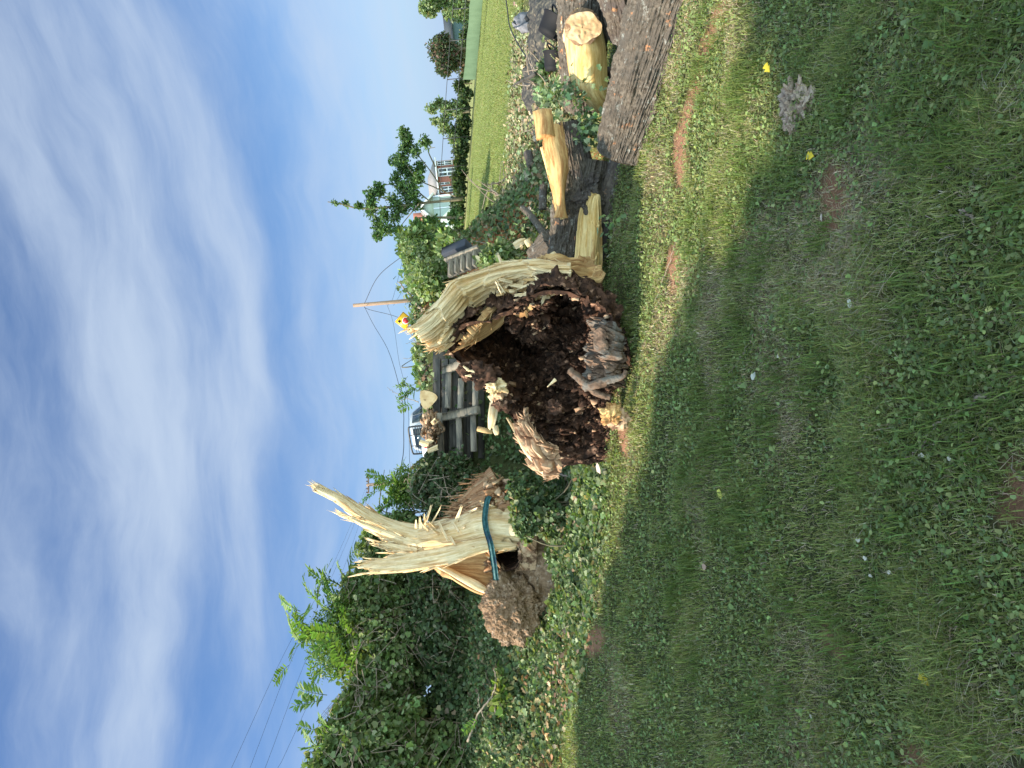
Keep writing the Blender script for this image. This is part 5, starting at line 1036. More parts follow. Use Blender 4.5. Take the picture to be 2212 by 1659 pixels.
# ================================================================ PICKUP TRUCK
def truck():
    d = 38.0; c = D(930, 945, d); fwd = unit(np.array([.50, .87, 0])); rt_ = np.array([fwd[1], -fwd[0], 0]); up = np.array([0, 0, 1.0])
    gz_ = 1.60; top = D(884, 925, d)[2]; o0 = np.array([c[0], c[1], top - 1.88])   # rear of cab, wheels on the road
    A = np.array([fwd, rt_, up])
    t = thing('pickup_truck', 'white pickup truck with black rear window rack on the road above the wall', 'pickup truck', (o0[0], o0[1], hgt(o0[0], o0[1])))
    white = mat_flat('white_car_paint', (0.48, 0.50, 0.52), .3, .5, 0, .03, 3, .5); black = mat_flat('black_steel', (0.02, 0.02, 0.022), .45, .4); glass = mat_flat('tinted_glass', (0.035, 0.05, 0.055), .08, .6); rub = mat_flat('tyre_rubber', (0.025, 0.025, 0.025), .9, .2); chrome = mat_flat('steel_rim', (0.5, 0.5, 0.52), .3, .5, .9); red = mat_flat('tail_lamp_red', (0.45, 0.02, 0.02), .3, .5)
    P = lambda x_, y_, z_: o0 + x_ * fwd + y_ * rt_ + z_ * up
    # cab side profile (x forward, z up) lofted across the width with tumblehome
    prof = np.array([(0, .55), (0, 1.10), (.10, 1.72), (.30, 1.83), (1.15, 1.84), (1.45, 1.78), (2.05, 1.22), (2.15, 1.15), (3.2, 1.05), (3.35, .95), (3.4, .6), (3.3, .45), (0, .45)])
    V = []
    for s_ in (-1, 1):
        for x_, z_ in prof: V.append(P(x_, s_ * (.90 - .20 * max(0, (z_ - 1.1) / .75)), z_))
    n = len(prof); V = np.array(V); i = np.arange(n); j = (i + 1) % n
    mk('body', V, [np.stack([i, j, j + n, i + n], 1), np.arange(n)[None, ::-1], np.arange(n)[None] + n], white, t)
    for nm, q in (('rear_window', [(-.015, -.66, 1.16), (-.015, .66, 1.16), (.075, .58, 1.66), (.075, -.58, 1.66)]), ('windshield', [(2.02, -.76, 1.28), (2.02, .76, 1.28), (1.50, .66, 1.76), (1.50, -.66, 1.76)]),
                  ('side_window', [(.30, .915, 1.16), (1.05, .915, 1.16), (1.05, .765, 1.70), (.38, .765, 1.70)]), ('side_window', [(1.12, .915, 1.16), (1.88, .915, 1.18), (1.42, .765, 1.70), (1.12, .765, 1.70)]),
                  ('side_window', [(.30, -.915, 1.16), (1.05, -.915, 1.16), (1.05, -.765, 1.70), (.38, -.765, 1.70)])):
        V = np.array([P(*k) for k in q]); n3 = unit(np.cross(V[1] - V[0], V[2] - V[1])); V = np.concatenate([V + n3 * .006, V - n3 * .006])
        mk(nm, V, np.array([[0, 1, 2, 3], [7, 6, 5, 4], [0, 4, 5, 1], [1, 5, 6, 2], [2, 6, 7, 3], [3, 7, 4, 0]]), glass, t)
    for s_ in (-1, 1):
        V, F = box(P(-1.0, s_ * .88, .85), A, (1.0, .04, .28), .02); mk('bed_side', V, F, white, t)
        V, F = box(P(-2.03, s_ * .80, .85), A, (.02, .06, .14), .008); mk('tail_lamp', V, F, red, t)
    V, F = box(P(-2.0, 0, .85), A, (.03, .84, .27), .015); mk('tailgate', V, F, white, t)
    V, F = box(P(-1.0, 0, .62), A, (.98, .84, .03)); mk('bed_floor', V, F, black, t)
    V, F = box(P(-2.1, 0, .5), A, (.06, .9, .09), .02); mk('bumper', V, F, chrome, t)
    rk = []; fr_ = np.array([(-.12, -.86, 1.12), (-.12, -.86, 1.70), (-.12, -.74, 1.86), (-.12, 0, 1.885), (-.12, .74, 1.86), (-.12, .86, 1.70), (-.12, .86, 1.12)])
    rk.append(tube(np.array([P(*k) for k in cr(fr_, 40)]), .045, 8)); rk.append(tube(np.array([P(-.12, -.86, 1.16), P(-.12, .86, 1.16)]), .035, 6))
    for z_ in (1.30, 1.42, 1.54, 1.66): 
        for sg in (-1, 1): rk.append(tube(np.array([P(-.12, sg * .34, z_), P(-.12, sg * .86, z_ - .03)]), .016, 6))
    for yy in (-.34, .34): rk.append(tube(np.array([P(-.12, yy, 1.16), P(-.12, yy, 1.85)]), .022, 6))
    for yy in (-.86, -.5, .5, .86): rk.append(tube(np.array([P(-.12, yy, .6), P(-.12, yy, 1.16)]), .022, 6))
    V, F, _ = join(rk); mk('headache_rack', V, F, black, t)
    for x_ in (-1.25, 2.55):
        for s_ in (-1, 1):
            V, F = tube(np.array([P(x_, s_ * .70, .38), P(x_, s_ * .93, .38)]), .38, 24); w = mk('wheel', V, F, rub, t)
            V, F = tube(np.array([P(x_, s_ * .92, .38), P(x_, s_ * .945, .38)]), .22, 18); mk('rim', V, F, chrome, w)
    V, F = box(P(1.75, 1.0, 1.2), A, (.05, .09, .08), .02); mk('mirror', V, F, black, t)
truck()
# ================================================================ SIGN, POLES, WIRES
def sign():
    d = 39.0; c = D(873, 693, d); n = unit(np.array([CAM[0] - c[0], CAM[1] - c[1], 0])); rt_ = np.cross(np.array([0, 0, 1.0]), n); rt_ = unit(rt_); up = np.array([0, 0, 1.0])
    gz_ = hgt(c[0], c[1]); t = thing('stop_ahead_sign', 'yellow diamond sign with black arrow above a red octagon', 'road sign', (c[0], c[1], gz_))
    Y_ = mat_flat('yellow_sign', (0.80, 0.40, 0.012), .45, .4, 0, .05); K = mat_flat('black_sign_paint', (0.012, 0.012, 0.012), .5); Rd = mat_flat('red_sign_paint', (0.42, 0.02, 0.025), .5); Wt = mat_flat('white_sign_paint', (0.72, 0.70, 0.66), .5); st_ = mat_flat('galvanised_post', (0.3, 0.3, 0.3), .5, .4, .6)
    def plate(pts, off, th=.004):
        pts = np.array(pts); V = c + pts[:, 0:1] * rt_ + pts[:, 1:2] * up + n * off; k = len(pts); V = np.concatenate([V, V - n * th]); i = np.arange(k); j = (i + 1) % k
        return V, [np.arange(k)[None], np.arange(k)[None, ::-1] + k, np.stack([i, i + k, j + k, j], 1)]
    h = .50; dm = lambda s: [(0, -s), (s, 0), (0, s), (-s, 0)]
    for nm, p_, off, mt in (('panel_edge', dm(h), 0, Y_), ('border', dm(h - .025), .004, K), ('panel', dm(h - .055), .008, Y_)):
        V, F = plate(p_, off); mk(nm, V, F, mt, t)
    oc = lambda r, cy: [(r * math.cos(R(22.5 + 45 * i)), cy + r * math.sin(R(22.5 + 45 * i))) for i in range(8)]
    V, F = plate(oc(.20, -.085), .012); mk('octagon_rim', V, F, Wt, t); V, F = plate(oc(.17, -.085), .016); mk('octagon', V, F, Rd, t)
    V, F = plate([(-.04, .15), (.04, .15), (.04, .24), (.13, .215), (0, .37), (-.13, .215), (-.04, .24)], .012); mk('arrow', V, F, K, t)
    V, F = box(np.array([c[0], c[1], (gz_ + c[2] + .3) / 2]) - n * .04, np.array([rt_, n, up]), (.03, .02, (c[2] + .3 - gz_) / 2)); mk('post', V, F, st_, t)
    # smaller white sign behind, on its own post, with black figures
    c2 = D(904, 680, 46.0); n2 = n; t2 = thing('route_sign', 'small white sign with black figures partly behind the crest', 'road sign', (c2[0], c2[1], hgt(c2[0], c2[1])))
    def pl2(cx, cy, w, hh, off): return box(c2 + rt_ * cx + up * cy + n2 * off, np.array([rt_, up, n2]), (w, hh, .003))
    V, F = pl2(0, 0, .35, .30, 0); mk('panel', V, F, Wt, t2)
    ps = [pl2(0, .28, .33, .006, .006), pl2(0, -.28, .33, .006, .006), pl2(-.33, 0, .006, .28, .006), pl2(.33, 0, .006, .28, .006)]
    V, F, _ = join(ps); mk('border', V, F, K, t2)
    for x0 in (-.14, .14):
        for zz in ((.09, .09) if x0 < 0 else (.09,)):
            ps = []
        for cy, r in ((.085, .075), (-.085, .085)) if x0 < 0 else ((.085, .08),):
            a = np.linspace(0, 2 * math.pi, 25); ps.append(tube(np.stack([c2 + rt_ * (x0 + .75 * r * math.cos(q_)) + up * (cy + r * math.sin(q_)) + n2 * .008 for q_ in a]), .016, 6))
        if x0 > 0: ps.append(tube(np.array([c2 + rt_ * (x0 + .06) + up * .08 + n2 * .008, c2 + rt_ * (x0 + .03) - up * .17 + n2 * .008]), .016, 6))
        V, F, _ = join(ps); mk('figure', V, F, K, t2)
    V, F = box(np.array([c2[0], c2[1], (hgt(c2[0], c2[1]) + c2[2]) / 2]) - n * .03, np.array([rt_, n, up]), (.03, .02, (c2[2] - hgt(c2[0], c2[1])) / 2)); mk('post', V, F, st_, t2)
sign()
M['pole'] = mat_noise('creosoted_pole', (0.24, 0.15, 0.10), (0.33, 0.23, 0.16), 3, (6, 6, .6), .9)
def pole(top, d, r, name, label, arms=()):
    tp = D(*top, d); gz_ = hgt(tp[0], tp[1]); t = thing(name, label, 'utility pole', (tp[0], tp[1], gz_))
    V, F = tube(np.array([[tp[0], tp[1], gz_ - .3], [tp[0] - .05, tp[1], (gz_ + tp[2]) / 2], tp]), [r * 1.25, r * 1.1, r], 14); mk('shaft', V, F, M['pole'], t)
    for (dz, w, yaw) in arms:
        a = np.array([math.cos(yaw), math.sin(yaw), 0]); cc = tp - np.array([0, 0, dz]); V, F = box(cc, np.array([a, np.cross([0, 0, 1], a), [0, 0, 1]]), (w, .05, .06), .01); mk('crossarm', V, F, M['pole'], t)
        for s_ in (-.9, -.45, .45, .9):
            q = cc + a * w * s_; V, F = tube(np.array([q + [0, 0, .06], q + [0, 0, .12], q + [0, 0, .2]]), [.05, .075, .04], 10); mk('insulator', V, F, mat_pin, t)
    return t, tp
mat_pin = mat_flat('brown_porcelain', (0.06, 0.035, 0.03), .3, .5)
pole((763, 660), 58, .14, 'utility_pole', 'brown wooden utility pole leaning behind the yellow sign')
pole((792, 1048), 62, .13, 'utility_pole', 'distant utility pole with a short crossarm above the feathery sapling', ((.15, .75, .5), ))
M['wire'] = mat_flat('black_cable', (0.03, 0.03, 0.035), .6)
def wire(pts, r, label, group='overhead cables', dists=None, mat='wire', name='overhead_cable'):
    P = cr(np.array([D(*q) for q in pts]), 26); V, F = tube(P, r, 5); return tag(mk(name, V, F, M[mat], None), label, 'cable', group)
wire([(787, 656, 57.8), (815, 600, 52), (860, 560, 46), (925, 520, 38)], .022, 'dark cable sloping right from the leaning pole into the tree')
wire([(787, 662, 57.8), (806, 700, 56), (840, 760, 50), (868, 860, 40), (872, 930, 34), (868, 1000, 30), (830, 1120, 26)], .017, 'cable sagging left from the leaning pole over the pickup')
wire([(787, 664, 57.9), (802, 670, 57), (850, 682, 56), (893, 700, 55), (920, 720, 54)], .020, 'short cable from the pole down behind the yellow sign')
wire([(835, 655, 60), (850, 700, 60), (862, 780, 58), (880, 860, 50), (885, 1000, 40)], .012, 'fainter cable below the sagging one')
wire([(870, 560, 60), (850, 640, 60), (838, 660, 60)], .012, 'faint upper cable right of the leaning pole')
wire([(905, 560, 60), (868, 630, 60), (850, 660, 60)], .012, 'faint lower cable right of the leaning pole')
wire([(792, 1050, 62), (755, 1140, 52), (700, 1260, 42), (620, 1400, 34), (500, 1659, 26)], .006, 'highest thin cable crossing behind the feathery weed tree')
wire([(796, 1050, 62), (762, 1140, 52), (706, 1270, 42), (632, 1420, 34), (540, 1659, 26)], .006, 'second highest thin cable crossing behind the feathery weed tree')
wire([(800, 1050, 62), (770, 1150, 52), (722, 1280, 42), (655, 1440, 34), (580, 1640, 26), (572, 1659, 26)], .006, 'third thin cable crossing behind the vines')
wire([(806, 1050, 62), (780, 1150, 52), (745, 1290, 42), (690, 1460, 34), (620, 1620, 27), (600, 1659, 26)], .006, 'lowest thin cable crossing behind the vines')
# ================================================================ HOUSE
def house():
    d = 88.0; t_c = D(985, 395, d); gz_ = hgt(t_c[0], t_c[1]); c = D(975, 385, d)
    t = thing('brick_house', 'red brick house with white windows and pale green gabled wing', 'house', (c[0], c[1], min(gz_, D(1000, 385, d)[2])))
    br = None; m_, g_ = newmat('red_brick'); tcc = g_.n('ShaderNodeTexCoord'); bt = g_.n('ShaderNodeTexBrick'); g_.l(g_.mapping(tcc.outputs['UV'], (1, 1, 1)), bt.inputs[0]); bt.inputs['Color1'].default_value = (.30, .08, .045, 1); bt.inputs['Color2'].default_value = (.38, .12, .07, 1); bt.inputs['Mortar'].default_value = (.30, .20, .16, 1)
    bt.inputs['Scale'].default_value = 1; bt.inputs['Brick Width'].default_value = .22; bt.inputs['Row Height'].default_value = .075; bt.inputs['Mortar Size'].default_value = .01
    out(g_, principled(g_, bt.outputs[0], .9, .2).outputs[0]); br = m_
    sid = mat_noise('pale_green_siding', (0.33, 0.40, 0.34), (0.38, 0.45, 0.39), 4, rough=.7); roofm = mat_noise('grey_shingles', (0.22, 0.20, 0.19), (0.30, 0.28, 0.27), 8, rough=.9); wt = mat_flat('white_trim', (.75, .76, .78), .5); gl = mat_flat('window_glass', (.05, .07, .08), .1, .6)
    fr = D(975, 345, d); fl2 = D(975, 422, d)          # brick front runs from left (far) to right along x in view, depth slight
    A = fl2.copy(); B = fr.copy(); A[2] = B[2] = 0; B = B + (B - A) * 0.0 + np.array([0, -6, 0]) * 0
    ax = unit(B - A); W_ = np.linalg.norm(B - A); nn = np.array([ax[1], -ax[0], 0])      # towards camera
    z0 = D(1012, 385, d)[2]; z1 = D(945, 400, d)[2]
    def P(u, v, z_): return np.array([A[0], A[1], 0]) + ax * u + nn * v + np.array([0, 0, z_])
    def slab(name, u0, u1, v0, v1, za, zb, mat, par=t):
        V, F = box(P((u0 + u1) / 2, (v0 + v1) / 2, (za + zb) / 2), np.array([ax, nn, [0, 0, 1.0]]), (abs(u1 - u0) / 2, abs(v1 - v0) / 2, abs(zb - za) / 2))
        rel = V - P(0, 0, 0); uv = np.stack([rel @ ax + rel @ nn, rel[:, 2]], 1); return mk(name, V, F, mat, par, None, uv)
    slab('wall', 0, W_, -7, 0, z0 - 1, z1, br)
    Hh = z1 - z0
    # main roof: low hip seen over the eave
    V = np.array([P(-.3, .45, z1), P(W_ + .3, .45, z1), P(W_ + .3, -7.4, z1), P(-.3, -7.4, z1), P(.8, -3.5, z1 + 1.3), P(W_ - 1, -3.5, z1 + 1.3)]); mk('roof', V, [np.array([[0, 1, 5, 4], [2, 3, 4, 5], [3, 2, 1, 0]]), np.array([[1, 2, 5], [3, 0, 4]])], roofm, t)
    slab('gutter', -.3, W_ + .3, .40, .52, z1 - .14, z1 + .02, wt)
    for (a, b, za, zb) in ((.10, .26, .42, .92), (.32, .38, .60, .95), (.55, .78, .35, .95), (.86, .98, .45, .95)):
        f = slab('window', W_ * a, W_ * b, 0, .09, z0 + Hh * za, z0 + Hh * zb, wt)
        n_ = 2 if b - a > .1 else 1
        for k in range(n_):
            ua = W_ * (a + (b - a) * (k + .18) / n_); ub = W_ * (a + (b - a) * (k + .82) / n_)
            for (q0, q1) in ((.08, .47), (.53, .92)): slab('pane', ua, ub, .09, .105, z0 + Hh * (za + (zb - za) * q0), z0 + Hh * (za + (zb - za) * q1), gl, f)
    V, F = beam(P(W_ * .55, .3, z0 + Hh * .30), P(W_ * .72, .3, z0 + Hh * .12), .1, .2); mk('porch_rail', V, F, wt, t)
    # green wing, gable towards the camera
    w1 = -D(975, 490, d)[0] + A[0]; w1 = abs(w1); gz1 = D(938, 455, d)[2]; gp_ = D(910, 442, d)[2]
    slab('wing_wall', -w1, -.05, -5, .6, z0 - 1, gz1, sid)
    gu = -w1 * .35
    for nm, off, sc_, mt in (('gable', .6, 1.0, sid),):
        V = np.array([P(-w1 * .78, off, gz1), P(-.05, off, gz1), P(gu, off, gp_), P(-w1 * .78, -5, gz1), P(-.05, -5, gz1), P(gu, -5, gp_)]); mk(nm, V, [np.array([[0, 1, 2], [5, 4, 3]]), np.array([[0, 3, 4, 1], [1, 4, 5, 2], [2, 5, 3, 0]])], mt, t)
    for (ua, za, ub, zb) in ((-w1 * .85, gz1 - .15, gu, gp_ + .15), (gu, gp_ + .15, .25, gz1 - .2)):
        a = unit(ax * (ub - ua) + np.array([0, 0, zb - za])); V, F = box((P(ua, -2.1, za) + P(ub, -2.1, zb)) / 2, np.array([a, nn, np.cross(a, nn)]), (np.linalg.norm(P(ua, 0, za) - P(ub, 0, zb)) / 2, 3.0, .09)); mk('roof', V, F, roofm, t)
        V, F = box((P(ua, .93, za) + P(ub, .93, zb)) / 2, np.array([a, nn, np.cross(a, nn)]), (np.linalg.norm(P(ua, 0, za) - P(ub, 0, zb)) / 2, .03, .13)); mk('barge_board', V, F, wt, t)
    slab('corner_trim', -.16, .02, .60, .66, z0 - 1, gz1, wt); slab('corner_trim', -w1 * .42, -w1 * .39, .60, .68, z0 - 1, gz1, wt); slab('corner_trim', -w1, -w1 + .1, .60, .66, z0 - 1, gz1, wt)
    cz = D(888, 452, d)[2]; slab('chimney', -w1 * .55, -w1 * .30, -3.4, -2.4, gz1, cz, br)
house()
# ================================================================ FAR TREES, HEDGE, FENCE
def fartree(name, label, trunkp, d, blobs, leaf=.28, cols=GR, group='trees behind the field', r=.12, w=None, tpl=T_OAK):
    """trunkp: list of limbs, each a list of (dx, dy); blobs (dx, dy, half height px, half width px, n)"""
    b = D(*trunkp[0][0], d); t = thing(name, label, 'tree', b, group); ps = []
    for k, l in enumerate(trunkp):
        P_ = cr(np.array([D(a, b_, d + (0 if k == 0 else rng.normal() * .4)) for a, b_ in l]), 8 * len(l)); r0 = r if k == 0 else r * .5; ps.append(tube(P_, np.linspace(r0, r0 * .3, len(P_)), 7))
    V, F, _ = join(ps); mk('trunk', V, F, M['stem'], t)
    ps = [cloud(D(a, b_, d + .5 * rng.normal()), np.array([rh / FPX * d, .7 * max(rh, rv) / FPX * d, rv / FPX * d]), n, leaf, cols, w, tpl, .06, .3, a * .02 + b_ * .01, 2.6, 1.7) for a, b_, rv, rh, n in blobs]
    V, F, C = join(ps); mk('crown', V, F, M['leaf'], t, C); return t
TG = [(0.075, 0.135, 0.04), (0.11, 0.18, 0.055), (0.055, 0.10, 0.035)]
bl = [(722, 438, 6, 5, 60), (745, 440, 7, 5, 90), (775, 445, 8, 7, 130)]
for (a, b) in ((800, 420), (800, 455), (815, 480), (835, 495), (830, 460), (812, 505), (850, 470), (822, 405), (810, 412), (845, 430), (870, 455), (850, 392), (865, 372), (868, 345), (872, 318), (858, 340), (885, 400), (890, 375), (895, 325), (905, 392), (880, 425), (868, 405), (885, 300), (915, 310), (900, 420), (872, 290), (860, 500), (800, 440), (895, 440), (878, 355), (912, 365)):
    bl.append((a + 3 * rng.normal(), b + 3 * rng.normal(), 11 + 4 * rng.random(), 14 + 5 * rng.random(), 260))
fartree('tall_tree', 'tall open crowned tree with a long bare leader standing beside the house', [[(1000, 430), (900, 440), (830, 448), (775, 450), (735, 440), (708, 436)], [(985, 425), (940, 405), (900, 385), (870, 345), (850, 335)], [(930, 436), (880, 400), (830, 400), (800, 415)], [(960, 415), (930, 370), (900, 330), (880, 290)], [(880, 442), (850, 475), (815, 510)], [(905, 440), (880, 470), (860, 495)], [(940, 360), (925, 325), (940, 318)], [(860, 440), (820, 425), (800, 420)]], 62, bl, .24, TG, r=.13)
bl = [(978 + 10 * rng.normal(), b, 16, 14, 480) for b in range(235, 345, 16)] + [(990 + 4 * rng.normal(), b, 11, 14, 420) for b in range(60, 500, 18)] + [(992, b, 9, 12, 300) for b in range(350, 470, 14)]
fartree('low_hedge', 'broken dark hedge running along the far edge of the field', [[(1012, 300), (985, 300)], [(1005, 400), (980, 395)], [(1015, 240), (980, 240)], [(1020, 180), (985, 180)]], 66, [(a + (450 - b) * .05, b, rv, rh, n) for a, b, rv, rh, n in bl], .26, [(0.05, 0.085, 0.03), (0.08, 0.13, 0.04), (0.035, 0.06, 0.025), (0.12, 0.15, 0.07)], 'trees behind the field')
bl = [(960 + 10 * rng.normal(), 108 + 26 * rng.normal(), 17, 18, 560) for _ in range(20)] + [(940, 110, 18, 26, 800), (970, 120, 22, 34, 1200), (990, 130, 16, 34, 800)]
fartree('round_tree', 'dense round dark tree with reddish brown tips behind the fence', [[(1020, 105), (975, 105), (945, 108)], [(1000, 105), (960, 85)], [(1000, 105), (960, 130)]], 58, bl, .2, [(0.05, 0.075, 0.035), (0.085, 0.11, 0.055), (0.16, 0.10, 0.075)], w=(3, 3, 2))
bl = [(930 + 14 * rng.normal(), 8 + 14 * rng.normal(), 15, 14, 420) for _ in range(9)] + [(975, 15, 24, 30, 1300), (1000, 25, 18, 26, 900), (985, -30, 30, 30, 1300)]
fartree('leafy_tree', 'light green tree cut by the right edge of the portrait view', [[(1035, 5), (975, 2), (920, 5)]], 58, bl, .24, GR)
bl = [(962 + 12 * rng.normal(), 250 + 22 * rng.normal(), 12, 12, 330) for _ in range(10)] + [(985, 235, 14, 22, 600), (940, 262, 10, 9, 160)]
fartree('small_tree', 'small loose light green tree rising above the hedge', [[(1015, 240), (980, 246), (948, 262)]], 60, bl, .2, GR)
bl = [(905 + 14 * rng.normal(), 500 + 16 * rng.normal(), 15, 15, 500) for _ in range(12)] + [(985, 470, 12, 18, 700), (940, 505, 30, 22, 1500)]
fartree('dense_tree', 'dense mid green tree hiding the left end of the grey wing', [[(1000, 470), (940, 470), (900, 470)]], 52, bl, .26, TG)
# field fence: black posts, two rails, green windscreen cloth at the right
fe = thing('field_fence', 'tall black post and rail fence along the far side of the field', 'fence', D(1015, 250, 50))
M['fence'] = mat_flat('black_fence_pipe', (0.02, 0.022, 0.022), .5)
posts = [(490, 985, 1012, 56), (425, 968, 1008, 54), (345, 964, 1014, 52), (265, 960, 1020, 50.5), (185, 792 + 200, 1026, 48), (165, 958, 1036, 48), (105, 975, 1035, 46), (62, 965, 1042, 45)]
posts = [(500, 952, 1000, 56), (430, 950, 1005, 54), (362, 953, 1011, 52), (300, 957, 1017, 51), (238, 961, 1022, 50), (172, 966, 1028, 48.5), (88, 972, 1036, 47), (20, 978, 1042, 45.5), (-50, 984, 1049, 44)]
for (b, a, c_, d_) in posts:
    p1 = D(a, b, d_); p0 = D(c_, b - 4, d_); p0[0], p0[1] = p1[0], p1[1]; V, F = tube(np.array([p0, p1]), .035, 8); mk('post', V, F, M['fence'], fe)
for k in (0.0, .42):
    P_ = np.array([D(a + (c_ - a) * k, b, d_) for b, a, c_, d_ in posts]); V, F = tube(P_, .022, 6); mk('rail', V, F, M['fence'], fe)
ws = [(q[0], q[1] + (q[2] - q[1]) * .55, q[2], q[3] - .05) for q in posts[5:]]
Vt = np.array([D(a, b, d_) for b, a, c_, d_ in ws]); Vb_ = np.array([D(c_ - 1, b, d_) for b, a, c_, d_ in ws]); Vt = cr(Vt, 60); Vb_ = cr(Vb_, 60)
Vt[:, 2] -= .05 * np.abs(np.sin(np.linspace(0, 9, 60))); VV = np.concatenate([Vt, Vb_]); off = np.array([0, .012, 0]); VV = np.concatenate([VV, VV + off]); i = np.arange(59)
Fq = np.concatenate([np.stack([i, i + 60, i + 61, i + 1], 1), np.stack([i + 120, i + 121, i + 181, i + 180], 1), np.stack([i, i + 1, i + 121, i + 120], 1)])
m, g = newmat('green_windscreen'); t = g.n('ShaderNodeTexCoord'); k = g.mix(g.noise(g.mapping(t.outputs['Object'], (3, 3, .6)), 1.0, 6, .7), (0.045, 0.08, 0.04), (0.13, 0.19, 0.11)); out(g, principled(g, k, .8, .2).outputs[0])
mk('windscreen', VV, Fq, m, fe)
# small shed behind the round tree
sd = D(1000, 66, 70); V, F = box(sd, EYE, (1.6, 1.5, 1.0), .02); sh_ = thing('shed', 'small dark green shed roof beside the round tree', 'shed', sd - [0, 0, 1]); mk('wall', V, F, mat_flat('shed_green', (0.09, 0.14, 0.13), .8), sh_)
V = np.array([sd + [-1.9, -1.8, 1.0], sd + [1.9, -1.8, 1.0], sd + [1.9, 1.8, 1.0], sd + [-1.9, 1.8, 1.0], sd + [-1.9, 0, 1.8], sd + [1.9, 0, 1.8]]); mk('roof', V, [np.array([[0, 1, 5, 4], [2, 3, 4, 5], [3, 2, 1, 0]]), np.array([[1, 2, 5], [3, 0, 4]])], mat_flat('shed_roof', (0.05, 0.06, 0.07), .8), sh_)
# ================================================================ BRUSH, LIMBS AND KIT BEHIND THE LOGS
def limb(pts, r0, r1, label, mat='barkdark', name='cut_limb'):
    P_ = np.array([D(*q) for q in pts]); V, F, uv = logmesh(P_[0], P_[-1], r0, r1, 90, 120, .004, 60, pts[0][0] * .1, bend=list(P_[1:-1]) or None); return tag(mk(name, V, F, M[mat], None, None, uv), label, 'limb')
limb([(1172, 452, 9.3), (1174, 400, 9.3)], .055, .05, 'short dark cut limb behind the forked log')
limb([(1175, 505, 9.2), (1150, 470, 9.4), (1128, 448, 9.6)], .05, .04, 'grey limb slanting through the brush leaves', 'bark')
limb([(1140, 330, 11.0), (1148, 360, 10.9)], .07, .06, 'dark log end lying in the dry brush')
branchthing('cut_pole', 'black stick pointing up out of the brush at the right', 'stick', [([(1158, 158, 10.5), (1130, 172, 10.6), (1108, 186, 10.7)], .03, .015)], mat='timberdark')
wire([(1090, -20, 14), (1096, 20, 14), (1102, 60, 13.5), (1125, 105, 12.5), (1150, 140, 11.5), (1165, 165, 10.8)], .012, 'long black hose arching out of the brush pile', None, name='black_hose')
gstick('thin_branch', 'thin curved branch over the leaf litter', [(1115, 480), (1125, 500), (1140, 520)], .012, .005)
def brush(name, label, cx, cy, d, rv, rh, rd, n, leaf, cols):
    c = D(cx, cy, d); t = thing(name, label, 'brush pile', (c[0], c[1], hgt(c[0], c[1])), 'brush piles behind the logs')
    ps = []
    for i in range(34):
        a = c + rng.normal(size=3) * np.array([rh, rd * FPX / d, rv]) / FPX * d * .5; b = a + rng.normal(size=3) * np.array([.4, .3, .25]); ps.append(tube(cr(np.array([a, (a + b) / 2 + .08 * rng.normal(size=3), b]), 7), np.linspace(.014, .004, 7), 5))
    V, F, _ = join(ps); mk('branches', V, F, M['twig'], t)
    V, F, C = cloud(c, np.array([rh / FPX * d, rd, rv / FPX * d]), n, leaf, cols, None, T_OAK, .1, .3, cx * .1); mk('foliage', V, F, M['leaf'], t, C)
BR = [(0.17, 0.21, 0.10), (0.26, 0.26, 0.15), (0.11, 0.14, 0.07), (0.30, 0.24, 0.15)]
brush('brush_pile', 'grey green brush heap right of the crib wall', 1140, 500, 12.0, 24, 40, .7, 4200, .08, BR)
brush('brush_pile', 'leafy brush heap above the forked log', 1155, 420, 11.2, 24, 42, .6, 3800, .08, BR)
brush('brush_pile', 'low leafy brush nearest the shard crest', 1110, 545, 10.5, 34, 24, .6, 3600, .07, BR)
brush('brush_pile', 'green leafy brush around the black hose', 1180, 180, 11.0, 20, 40, .5, 2600, .075, [(0.10, 0.16, 0.07), (0.16, 0.22, 0.10), (0.07, 0.10, 0.05)])
brush('brush_pile', 'sparse green brush at the field edge', 1085, 430, 13.5, 9, 30, .6, 700, .09, BR)
# black ground mesh fence, bag and tubs at the right edge
def crumple(c, rx, ry, rz, seed, mat, name, label, cat):
    c = np.asarray(c); n = 110; u, v = np.meshgrid(np.linspace(-1, 1, n), np.linspace(-1, 1, n)); q = np.stack([u * 3, v * 3, 0 * u + seed], -1)
    e = np.clip(1 - (u ** 2 + v ** 2) ** 1.5, 0, 1); h = e * (.5 + .5 * fbm(q, 4)) + .25 * e * np.abs(perlin(q * 3))
    x_ = c[0] + u * rx; y_ = c[1] + v * ry; V = np.stack([x_, y_, Hn(x_, y_) - .02 + h * rz], -1).reshape(-1, 3); o = mk(name, V, gridF(n, n), mat, None, None, None); return tag(o, label, cat)
bp = mat_flat('black_plastic', (0.012, 0.012, 0.014), .7, .2)
cp = G(1190, 70); crumple(cp, 2.0, 1.5, .6, 3.0, mat_noise('black_landscape_cloth', (0.03, 0.03, 0.032), (0.075, 0.07, 0.06), 20, rough=.7, c3=(0.14, 0.12, 0.09), s3=14), 'black_cloth', 'crumpled black ground cloth behind the crotch log', 'cloth')
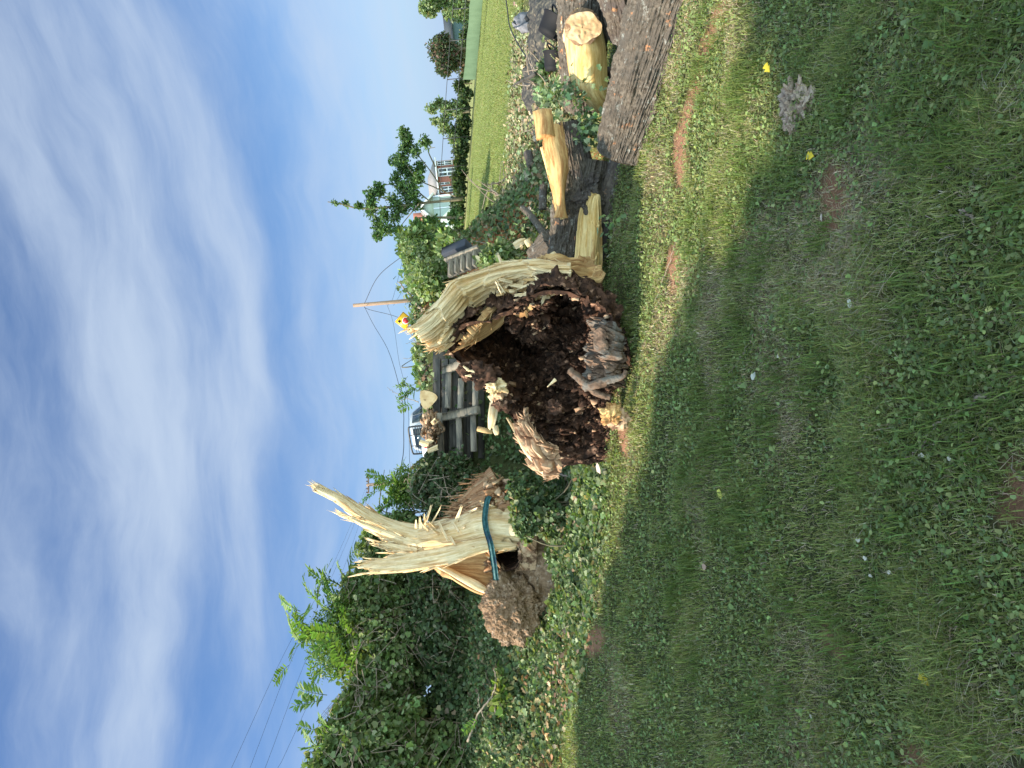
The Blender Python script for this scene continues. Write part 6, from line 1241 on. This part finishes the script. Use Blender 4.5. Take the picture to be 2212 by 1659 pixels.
def tub(c, r, h, label, tilt):
    c = np.asarray(c); t = thing('black_tub', label, 'tub', c - [0, 0, h / 2]); a = unit(np.array([math.sin(tilt), -.3, math.cos(tilt)])); _, f1, f2 = frame(a); th_ = np.arange(32) * 2 * math.pi / 32
    pr = [(-.5, .0), (-.5, .80), (-.3, .86), (.45, .98), (.46, 1.06), (.52, 1.06), (.52, .96), (-.42, .78), (-.44, 0.01)]
    V = np.stack([c + a * h * z_ + r * q_ * (np.cos(th_)[:, None] * f1 + np.sin(th_)[:, None] * f2) for z_, q_ in pr]); mk('shell', V.reshape(-1, 3), gridF(len(pr), 32, True), bp, t)
    P_ = np.array([c + a * h * .5 + r * 1.02 * (math.cos(q_) * f1 * 1.0 + .0 * f2) + f2 * r * .7 * math.sin(q_) + a * .10 * abs(math.sin(q_)) for q_ in np.linspace(0, math.pi, 12)]); V, F = tube(P_, .012, 6); mk('handle', V, F, bp, t)
tub(G(1232, 55, .24), .20, .26, 'upturned shiny black plastic tub behind the crotch log', 2.2)
tub(G(1230, 130, .20), .16, .24, 'second black tub lying nearer the brush', 1.7)
def bag():
    c = G(1172, 45, .30); t = thing('backpack', 'small grey and black backpack sitting at the back of the black cloth', 'bag', c - [0, 0, .18])
    V, F = lump(c, .22, 1.3, 40, .18, (.85, .6, 1.1)); mk('body', V, F, mat_noise('grey_fabric', (0.10, 0.10, 0.11), (0.20, 0.20, 0.22), 12, rough=.8), t)
    V, F = lump(c + np.array([.0, -.10, -.04]), .10, 2.3, 30, .15, (.9, .5, .9)); mk('pocket', V, F, mat_flat('black_fabric', (0.02, 0.02, 0.022), .8), t)
    V, F = tube(np.array([c + [-.06, -.03, .18], c + [0, -.05, .25], c + [.06, -.03, .18]]), .012, 6); mk('handle', V, F, bp, t)
    V, F = lump(c + np.array([-.05, -.03, .17]), .05, 6.0, 20, .2, (1.3, .8, .5)); mk('flap', V, F, mat_flat('pale_fabric', (0.55, 0.55, 0.56), .8), t)
bag()
# shade trees standing outside the view on the left: they keep the near lawn in shadow
def bigtree(x0, y0, label, blobs, n, leaf):
    z0 = hgt(x0, y0); t = thing('shade_tree', label, 'tree', (x0, y0, z0), 'trees outside the view')
    V, F, uv = logmesh((x0, y0, z0 - .2), (x0, y0, z0 + 7), .38, .22, 60, 60, .02, 12, 3.0); mk('trunk', V, F, M['barkdark'], t, None, uv)
    V, F, C = join([cloud(c, r, n, leaf, TG, None, T_OAK, .5, .3, c[0] + c[1], 2.0, 3.0) for c, r in blobs]); mk('crown', V, F, M['leaf'], t, C)
EDGE = [(1500, 1659), (1300, 1500)]
# crowns placed so that their shadow reaches the edge seen on the lawn
def shadepoint(dx, dy, xpl):
    q = G(dx, dy); t = (q[0] - xpl) / -SUN[0]; return q + SUN * t
blobs = []
XP = -8.0
BND = [(1240, 1640), (1262, 1500), (1285, 1330), (1300, 1150), (1345, 1010), (1425, 880), (1470, 800), (1500, 690), (1550, 540), (1580, 420), (1590, 300), (1600, 160), (1612, 20), (1625, -150)]
pts = [shadepoint(a, b, XP) for a, b in BND]
OFF = [-.8, -.7, -.4, .2, 1.0, 1.5, 1.6, 1.3, 1.0, .6, .1, -.4, -.75, -1.0]
for p_, of_ in zip(pts, OFF):
    p_ = p_ - np.array([0, of_, 0])
    for k in range(14):
        y_ = p_[1] - .65 - (.85 if k < 3 else 1.0) - (.55 * k if k < 3 else 1.65 + 1.15 * (k - 3) + .3)
        if y_ < -5: break
        blobs.append((np.array([XP + .3 * rng.normal(), y_, p_[2]]), np.array([.7, .5, .7]) if k < 3 else np.array([1.1, .95, .95])))
bigtree(-8.2, 1.5, 'tall dense tree outside the left of the view', blobs, 1700, .17)
